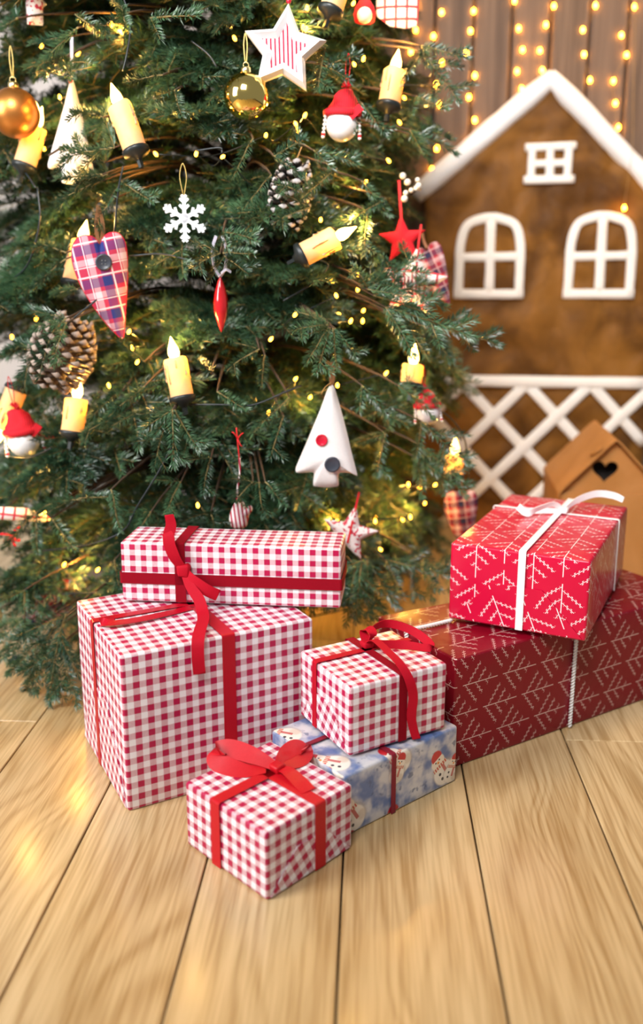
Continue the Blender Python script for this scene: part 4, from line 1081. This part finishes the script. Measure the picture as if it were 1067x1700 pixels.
# ------------------------------------------------------------------ ornaments
GR = 'ornaments on the tree'
def orn(key, name, label, cat, tilt=0., yaw=0., dz=0.):
    x, y, z, s = ORN[key]
    P = Vector((x, y, z+dz))
    o = thing(name, label, cat, P)
    o.rotation_euler = (0, tilt, face_room(P)+yaw); o.rotation_mode = 'XYZ'
    return o, s
def disc(name, x, z, y, r, t, mat, parent, holes=True):
    m = MB(); m.add(*xf(lathe([(r*.1, -t), (r*.72, -t), (r*.80, -t*1.25), (r*.95, -t*1.2), (r, -t*.6), (r*.9, 0), (r*.1, 0)], 20), Matrix.Translation((x, y, z)) @ Matrix.Rotation(math.radians(-90), 4, 'X')))
    b = m.build(name, mat, parent, True)
    return b

for key, mat, r, lab in (('gold_matte', 'copper', 40, 'matte copper bauble with gold cap high on the tree'), ('gold_shiny', 'gold', 37.5, 'shiny mirror gold bauble under the white star')):
    o, s = orn(key, 'christmas_ball', lab, 'bauble'); r *= s
    obj('ball', *lathe(sphere_prof(r, 24), 36), MA[mat], o, True)
    K = 16; prof = [(r*.2, r*.96), (r*.22, r*1.0), (r*.21, r*1.16), (r*.16, r*1.20), (r*.02, r*1.21)]
    obj('cap', *lathe(prof, K), MA['cap'], o, True)
    obj('cap_ring', *tube([(r*.12*math.cos(a), 0, r*1.28+r*.12*math.sin(a)) for a in [2*math.pi*k/14 for k in range(15)]], r*.025, 5), MA['cap'], o, True)
    hanger(o, 0, r*1.36, r*2.6, MA['gold_thread'], .0011, .003)

# white tin star with striped fabric
o, s = orn('white_star', 'star_ornament', 'white tin star with red-striped fabric centre near the top', 'star ornament', tilt=.10)
R = 71*s
so = star_pts(R, R*.52); sm = star_pts(R*.86, R*.44); si = star_pts(R*.58, R*.28)
v = [(x, .012, z) for x, z in so]+[(x, -.002, z) for x, z in so]+[(x*.97, -.014, z*.97) for x, z in sm]+[(x, -.004, z) for x, z in si]+[(x, .012, z) for x, z in si]
f = []
for ring in range(4):
    for i in range(10): f.append((ring*10+i, ring*10+(i+1) % 10, (ring+1)*10+(i+1) % 10, (ring+1)*10+i))
for i in range(10): f.append((40+i, 40+(i+1) % 10, (i+1) % 10, i))
obj('tin_frame', v, f, MA['white_paint'], o)
obj('fabric_star', *pillow(resample(star_pts(R*.66, R*.32), 60), .008, 4, (0, 0)), MA['red_stripe'], o, True).location = (0, -.002, 0)
obj('bead', *lathe(sphere_prof(.0045, 8, R+.004), 12), MA['red_button'], o, True)
hanger(o, 0, R+.007, R+.05, MA['red_thread'], .0007, .003)

# red-hatted white balls
def knit_hat(o, r, lean=.0):
    v = []; f = []; K = 30; prof = [(1.00, .52), (1.14, .54), (1.22, .66), (1.20, .86), (1.08, .98), (.98, .96), (.92, 1.15), (.80, 1.45), (.62, 1.78), (.44, 2.05), (.30, 2.22), (.10, 2.30)]
    for rr, zz in prof:
        for k in range(K):
            a = 2*math.pi*k/K; rb = 1+(.035 if k % 2 else -.035)
            ln = lean*max(0, zz-.9)**1.3*r
            nz_ = .16*r*mnoise.noise(Vector((math.cos(a)*1.3+lean*9, math.sin(a)*1.3, zz*1.6)))*min(1, max(0, zz-.8)*1.5)
            v.append((rr*r*.98*rb*math.cos(a)+ln+nz_*1.6, rr*r*.90*rb*math.sin(a)+nz_, zz*r*.93))
    for q in range(len(prof)-1):
        for k in range(K): f.append((q*K+k, q*K+(k+1) % K, (q+1)*K+(k+1) % K, (q+1)*K+k))
    f.append(tuple(range(K))[::-1]); f.append(tuple((len(prof)-1)*K+k for k in range(K)))
    return obj('knitted_hat', v, f, MA['knit'], o, True)
for key, lab, rpx, lean, tilt in (('gnome_top', 'white ball ornament in tall red knitted hat below the white star', 26.5, .12, .05), ('gnome_l', 'white ball ornament in a floppy red hat near the head-down candle', 26, -.10, -.12), ('gnome_r', 'white ball ornament with red hat and scarf at edge before the lattice', 19, -.10, -.1)):
    o, s = orn(key, 'hat_ornament', lab, 'ornament', tilt=tilt, dz=0)
    r = rpx*s
    obj('ball', *lathe(sphere_prof(r, 18), 28), MA['glaze'], o, True)
    knit_hat(o, r, lean)
    if key != 'gnome_r': obj('scarf_tab', *xf(bevel_to := box(-.013, .013, -.003, .003, -.007, .007), Matrix.Translation((r*.80, -r*.75, r*.70)) @ Matrix.Rotation(-.75, 4, 'Y')), MA['red_felt'], o)
    else: obj('scarf', *xf(lathe([(r*.70, -r*.10), (r*.92, -r*.16), (r*.98, 0), (r*.92, r*.16), (r*.7, r*.12)], 20), Matrix.Translation((0, 0, r*.62))), MA['red_felt'], o, True)
    for sg in (-1, 1):
        m = MB()
        for q in range(6):
            m.add(*xf(lathe(sphere_prof(r*.12, 6), 8), Matrix.Translation((sg*r*(1.05+.02*q), -r*.1, r*(.45-.24*q)))))
        m.build('braid', MA['glaze'], o, True)
        obj('braid_tie', *xf(lathe(sphere_prof(r*.13, 6), 8), Matrix.Translation((sg*r*1.14, -r*.1, -r*.62))), MA['red_thread'], o, True)
    m = MB(); rg = random.Random(rpx)
    for q in range(26):
        a = rg.uniform(0, 6.28); e = rg.uniform(-.4, 1.4); d = Vector((math.cos(a)*math.cos(e), math.sin(a)*math.cos(e), math.sin(e))); c0 = Vector((lean*r*1.5, 0, r*2.25))
        m.add(*tube([c0, c0+d*r*.34], [.0012, .0007], 4))
    m.build('yarn_tuft', MA['red_felt'], o)
    if key == 'gnome_l':
        loop(o, MA['red_felt'], [(r*.9, -r*.3, r*.35), (r*1.5, -r*.3, r*.02), (r*2.2, -r*.2, r*.05)], (0, .3, 1), .005, 'scarf_end')
    hanger(o, lean*r*1.5, r*2.3, r*4.2, MA['red_thread'], .0008, .004)

# tartan heart
o, s = orn('heart', 'heart_ornament', 'long stuffed tartan heart with a dark button', 'heart ornament', tilt=.05)
hp = [(-2, 62), (-10, 72), (-24, 76), (-38, 70), (-46, 54), (-46, 34), (-40, 12), (-28, -14), (-10, -42), (10, -68), (28, -86), (34, -90), (37, -86), (38, -70), (40, -40), (42, -10), (43, 20), (42, 48), (38, 70), (28, 82), (14, 82), (4, 74)]
pts = [(q.x*s, q.z*s) for q in smooth_path([(x, 0, z) for x, z in hp]+[(hp[0][0], 0, hp[0][1])], 3)][:-1]
obj('stuffed_heart', *pillow(pts, .038, 9, (0, 20*s)), MA['plaid'], o, True)
obj('edge_seam', *tube([(x, 0, z) for x, z in pts]+[(pts[0][0], 0, pts[0][1])], .0009, 4), MA['red_felt'], o, True)
bt = disc('button', 4*s, 34*s, -.0185, .0150, .0035, MA['button'], o)
m = MB()
for dx in (-.003, .003):
    for dz in (-.003, .003): m.add(*xf(lathe([(.0012, 0), (.0012, .0006)], 8), Matrix.Translation((4*s+dx, -.0228, 34*s+dz)) @ Matrix.Rotation(math.pi/2, 4, 'X')))
m.build('thread_hole', MA['steel'], bt)
for sg in (-1, 1): loop(o, MA['brown_ribbon'], [(-2*s+sg*.002, 0, 62*s), (-2*s+sg*.006, .004, 90*s), (-4*s, .012, 125*s)], (1, .3, 0), .007, 'hanging_ribbon')

# snowflake
o, s = orn('snowflake', 'snowflake_ornament', 'flat white snowflake hanging from a gold thread', 'snowflake ornament')
m = MB()
for k in range(6):
    Rm = Matrix.Rotation(k*math.pi/3, 4, 'Y')
    m.add(*xf(box(-3.1*s, 3.1*s, -.0014, .0014, 2*s, 37*s), Rm))
    for zz, ll in ((14, 11), (25, 10), (33, 6)):
        for sg in (-1, 1): m.add(*xf(box(0, ll*s, -.0013, .0013, -2.2*s, 2.2*s), Rm @ Matrix.Translation((0, 0, zz*s)) @ Matrix.Rotation(-sg*math.radians(45) if sg > 0 else math.radians(225), 4, 'Y')))
m.add(*extrude_poly([(9*s*math.cos(k*math.pi/3), 9*s*math.sin(k*math.pi/3)) for k in range(6)], -.0014, .0014))
m.build('snowflake_plate', MA['snow'], o)
hanger(o, 0, 37*s, 37*s+.055, MA['gold_thread'], .0007, .006)

# red glass drop
o, s = orn('icicle', 'drop_ornament', 'slim red glass drop hanging from a pale ribbon', 'drop ornament')
K = 16; v = []; f = []; n = 16
for i in range(n+1):
    t = i/n; z = (46-92*t)*s; r = 10.5*s*math.sin(math.pi*t)**.8*(1 if t < .5 else 1)+.0003
    for k in range(K):
        a = 2*math.pi*k/K+t*.8; rb = r*(1+(.10 if k % 2 else -.05)); v.append((rb*math.cos(a), rb*math.sin(a), z))
for i in range(n):
    for k in range(K): f.append((i*K+k, (i+1)*K+k, (i+1)*K+(k+1) % K, i*K+(k+1) % K))
obj('glass_drop', v, f, MA['glass_red'], o, True)
for sg in (-1, 1): loop(o, MA['lilac'], [(0, 0, 44*s), (sg*9*s, -.002, 60*s), (sg*11*s, 0, 90*s), (sg*5*s, .012, 110*s)], (1, .6, 0), .0055, 'hanging_ribbon')
loop(o, MA['lilac'], [(2*s, -.003, 50*s), (10*s, -.006, 56*s), (18*s, -.004, 52*s)], (0, .4, 1), .005, 'ribbon_end')

# pine cones
sv = []; 
def scale_mesh():
    V = []; F = []
    prof = [(0, .012, .005), (.45, .018, .007), (.75, .023, .010), (.92, .022, .013), (1.0, .013, .011)]
    for t, w_, h_ in prof:
        L_ = .030*t; z = .006*t*t
        V += [(L_, -w_*.5, z), (L_, 0, z+h_*.55), (L_, w_*.5, z), (L_, 0, z-h_*.45)]
    for i in range(len(prof)-1):
        for j in range(4): F.append((i*4+j, i*4+(j+1) % 4, i*4+4+(j+1) % 4, i*4+4+j))
    F.append((0, 3, 2, 1)); F.append((16, 17, 18, 19))
    me = bpy.data.meshes.new('cone_scale'); me.from_pydata(V, [], F); me.materials.append(MA['scale']); me.materials.append(MA['scale_tip'])
    mi = [1 if i >= 8 else 0 for i in range(len(F))]; mi[-2] = 0; mi[-1] = 1
    me.polygons.foreach_set('material_index', mi); me.polygons.foreach_set('use_smooth', [True]*len(F)); me.update(); return me
SCM = scale_mesh()
SCD = SCM.copy(); SCD.materials[0] = MA['scale_dark']; SCD.materials[1] = MA['scale_snow']
def pine_cone(o, H, R, n, SCM=SCM):
    obj('cone_core', *lathe([(R*.25, H*.5), (R*.45, H*.3), (R*.5, 0), (R*.42, -H*.3), (R*.2, -H*.48)], 12), MA['scale'], o, True)
    for i in range(n):
        t = (i+.5)/n; a = i*2.39996; z = H*(.5-t*.98); prof_r = R*(math.sin(math.pi*(.10+.85*t**1.15)))**.75
        k = max(prof_r/R, .25)
        q = bpy.data.objects.new('scale', SCM); COL.objects.link(q); q.parent = o
        elev = math.radians(62-112*t)
        q.matrix_local = Matrix.Translation((0, 0, z-.004)) @ Matrix.Rotation(a, 4, 'Z') @ Matrix.Translation((prof_r-.022*k, 0, 0)) @ Matrix.Rotation(-elev*.55, 4, 'Y') @ Matrix.Diagonal((.75+.25*k, (.62+.38*k)*1.0, .9, 1))
o, s = orn('cone', 'pine_cone', 'large brown pine cone with greyish scale tips below the tartan heart', 'pine cone', tilt=.42)
pine_cone(o, 108*s, 49*s, 120)
obj('twine', *tube(smooth_path([(0, 0, 50*s), (.004, -.004, 66*s), (.012, .004, 92*s)], 5), .001, 5), MA['straw'], o, True)
o, s = orn('cone2', 'pine_cone', 'dark snow-dusted pine cone hidden deep among the upper twigs', 'pine cone', tilt=.2)
pine_cone(o, 92*s, 30*s, 70, SCD)
obj('twine', *tube(smooth_path([(0, 0, 42*s), (.0, .004, 60*s), (.004, .010, 80*s)], 5), .001, 5), MA['straw'], o, True)

# felt and fabric stars
o, s = orn('red_star', 'star_ornament', 'red felt star hanging on red ribbon near the tree edge', 'star ornament', tilt=-.08)
obj('felt_star', *pillow(resample(star_pts(41*s, 18*s), 60), .014, 5, (0, 0)), MA['red_felt'], o, True)
loop(o, MA['red_thread'], [(0, -.004, 25*s), (0, -.003, 60*s), (0, .004, 95*s)], (1, 0, 0), .0055, 'hanging_ribbon')
o, s = orn('stripe_star', 'star_ornament', 'white fabric star with red check and striped patch behind pine twigs', 'star ornament', tilt=.12)
obj('fabric_star', *pillow(resample(star_pts(60*s, 29*s), 80), .024, 6, (0, 0)), MA['check_white'], o, True)
obj('striped_patch', *pillow(resample(star_pts(26*s, 13*s), 40), .006, 3, (0, 0)), MA['red_stripe'], o, True).location = (0, -.012, 0)
loop(o, MA['red_thread'], [(0, -.002, 56*s), (0, 0, 75*s), (0, .004, 95*s)], (1, 0, 0), .004, 'hanging_ribbon')
o, s = orn('pat_star', 'star_ornament', 'pale fabric star with dark red print just above the long gift', 'star ornament', tilt=.22)
obj('fabric_star', *pillow(resample(star_pts(50*s, 22*s), 70), .020, 5, (0, 0)), MA['pat_white'], o, True)
loop(o, MA['red_thread'], [(0, -.012, -14*s), (0, -.009, 20*s), (0, -.002, 48*s), (0, .004, 72*s)], (1, 0, 0), .004, 'hanging_ribbon')

# white linen trees
def linen_tree(o, s, outline, c, th):
    pts = [(q.x*s, q.z*s) for q in smooth_path([(x, 0, z) for x, z in outline]+[(outline[0][0], 0, outline[0][1])], 3)][:-1]
    return obj('stuffed_tree', *pillow(pts, th, 8, c), MA['linen'], o, True)
TO = [(3, 92), (-4, 84), (-14, 52), (-30, 10), (-47, -34), (-53, -52), (-48, -58), (-26, -56), (-22, -60), (-23, -74), (-20, -80), (0, -81), (18, -79), (20, -72), (19, -60), (24, -55), (44, -56), (50, -60), (49, -52), (38, -14), (30, 16), (18, 56), (8, 86)]
o, s = orn('tree_o', 'tree_ornament', 'white stuffed linen tree with one red and one dark button', 'tree ornament', tilt=.03)
linen_tree(o, s, TO, (0, -25*s), .036)
disc('red_button', -11*s, 2*s, -.0165, .0115, .0035, MA['red_button'], o)
disc('dark_button', 8*s, -38*s, -.0185, .0150, .0030, MA['button'], o)
for sg in (-1, 1): loop(o, MA['brown_ribbon'], [(3*s, 0, 88*s), (3*s+sg*.003, .002, 104*s), (2*s, .01, 128*s)], (1, .3, 0), .005, 'hanging_ribbon')
obj('twine', *tube(smooth_path([(2*s, -.006, 96*s), (-8*s, -.010, 88*s), (-14*s, -.008, 76*s)], 5), .0009, 5), MA['straw'], o, True)
o, s = orn('white_tree', 'tree_ornament', 'white stuffed linen tree half hidden by twigs beside the copper ball', 'tree ornament', tilt=.05)
linen_tree(o, s, [(x*.72, z*.95) for x, z in TO], (0, -25*s), .036)
loop(o, MA['lilac'], [(2*s, 0, 84*s), (2*s, .003, 120*s), (2*s, .008, 155*s)], (1, .2, 0), .006, 'hanging_ribbon')
obj('red_knot', *lathe(sphere_prof(.004, 6, 84*s), 8), MA['red_thread'], o, True)

# striped mitten
o, s = orn('mitten', 'mitten_ornament', 'small red-striped stuffed mitten on red thread above the long gift', 'mitten ornament')
mp = [(-8, 14), (-15, -2), (-17, -18), (-10, -30), (4, -31), (13, -24), (16, -8), (22, 2), (19, 9), (12, 6), (6, 16)]
pts = [(q.x*s, q.z*s) for q in smooth_path([(x, 0, z) for x, z in mp]+[(mp[0][0], 0, mp[0][1])], 3)][:-1]
obj('stuffed_mitten', *pillow(pts, .024, 6, (-2*s, -9*s)), MA['red_stripe'], o, True)
m = MB(); m.add(*tube(smooth_path([(-4*s, -.006, 16*s), (-2*s, -.006, 40*s), (2*s, -.004, 66*s), (2*s, 0, 90*s)], 6), .0020, 6)); m.build('candy_cord', MA['red_stripe'], o, True)
m = MB(); m.add(*tube(smooth_path([(2*s, 0, 84*s), (0, -.004, 112*s), (-2*s, 0, 140*s)], 6), .0014, 5))
for dx, dz in ((-9, 12), (9, 10), (7, -12)): m.add(*tube(smooth_path([(0, -.004, 122*s), (dx*.6*s, -.008, (122+dz*.8)*s), (dx*s, -.006, (122+dz)*s)], 4), .0012, 5))
m.build('red_bow', MA['red_thread'], o, True)

# tartan scraps and other ornaments
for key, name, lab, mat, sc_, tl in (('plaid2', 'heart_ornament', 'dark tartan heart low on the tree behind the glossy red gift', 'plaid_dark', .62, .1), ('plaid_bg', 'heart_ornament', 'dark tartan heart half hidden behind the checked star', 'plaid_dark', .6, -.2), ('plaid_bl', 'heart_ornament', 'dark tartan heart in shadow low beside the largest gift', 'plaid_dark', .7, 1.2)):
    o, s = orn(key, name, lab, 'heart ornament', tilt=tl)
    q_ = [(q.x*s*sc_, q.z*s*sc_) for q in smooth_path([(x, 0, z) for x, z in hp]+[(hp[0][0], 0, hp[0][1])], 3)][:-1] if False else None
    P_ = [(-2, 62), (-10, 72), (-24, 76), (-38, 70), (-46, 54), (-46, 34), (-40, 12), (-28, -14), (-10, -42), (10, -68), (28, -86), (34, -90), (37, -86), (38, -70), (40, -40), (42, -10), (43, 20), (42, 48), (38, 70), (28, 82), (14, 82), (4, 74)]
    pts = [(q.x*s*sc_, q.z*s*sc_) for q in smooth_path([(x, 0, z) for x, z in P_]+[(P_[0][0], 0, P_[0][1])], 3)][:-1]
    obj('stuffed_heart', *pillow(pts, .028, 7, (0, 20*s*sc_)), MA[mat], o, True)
    loop(o, MA['brown_ribbon'], [(0, 0, 70*s*sc_), (-.004, .004, 90*s*sc_), (-.006, .008, 130*s*sc_)], (1, .2, 0), .006, 'hanging_ribbon')
o, s = orn('cane', 'cloth_ornament', 'red and white patterned cloth roll lying on a low twig', 'ornament', tilt=.20)
obj('cloth_roll', *xf(tube([(-.055, 0, 0), (-.05, 0, 0), (0, 0, .003), (.04, 0, 0), (.052, 0, -.002)], [.006, .013, .014, .009, .002], 14), Matrix.Identity(4)), MA['check_white'], o, True)
o, s = orn('pom', 'bow_ornament', 'scruffy red yarn bow tied on a low twig', 'bow')
m = MB()
for dx, dz in ((-18, 6), (-14, -8), (14, 16), (12, -8), (4, -16)): m.add(*tube(smooth_path([(0, 0, 0), (dx*.5*s, -.006, dz*.8*s), (dx*s, -.004, dz*s)], 4), .0026, 5))
m.build('yarn_bow', MA['red_felt'], o, True)
o, s = orn('check_tr', 'heart_ornament', 'pale cloth ornament with red check at the top beside the board wall', 'cloth ornament')
obj('stuffed_cloth', *pillow(resample([(-32, 40), (36, 40), (40, 8), (38, -26), (20, -30), (-8, -26), (-30, -10)], 40), .02, 5) if False else pillow([(x*s, z*s) for x, z in resample([(-32, 40), (36, 40), (40, 8), (38, -26), (20, -30), (-8, -26), (-30, -10)], 40)], .02, 5), MA['check_white'], o, True)
hanger(o, 0, 38*s, 38*s+.05, MA['red_thread'])
o, s = orn('fig_tr', 'hat_ornament', 'little cream figure in a red hood near the top twigs', 'ornament')
r = 13*s
obj('ball', *xf(lathe(sphere_prof(r, 12), 18), Matrix.Translation((0, -r*.3, -r*.3))), MA['berry'], o, True)
obj('hood', *lathe([(r*1.25, -r*.9), (r*1.45, 0), (r*1.2, r*.9), (r*.7, r*1.6), (r*.1, r*2.0)], 18), MA['red_felt'], o, True).location = (0, r*.5, 0)
hanger(o, 0, r*2, r*5, MA['red_thread'])
o, s = orn('fig_tl', 'house_ornament', 'small cream cloth house with a red print at the very top', 'ornament')
obj('cloth_house', *pillow([(x*s, z*s) for x, z in resample([(-14, -22), (12, -22), (13, 6), (20, 10), (4, 32), (-14, 14)], 36)], .018, 5), MA['pat_white'], o, True)
hanger(o, 0, 28*s, 28*s+.05, MA['straw'])
o, s = orn('berries', 'berry_sprig', 'sprig of pearly white berries above the red felt star', 'berry sprig')
rg = random.Random(4); m = MB()
for k in range(9):
    p = Vector((rg.uniform(-16, 16)*s, rg.uniform(-.01, .008), rg.uniform(-26, 26)*s))
    obj('berry', *xf(lathe(sphere_prof(rg.uniform(4, 6)*s, 8), 10), Matrix.Translation(p)), MA['berry'], o, True); m.add(*tube([p, Vector((0, .01, -.01))], .0008, 4))
m.build('stem', MA['bark'], o)
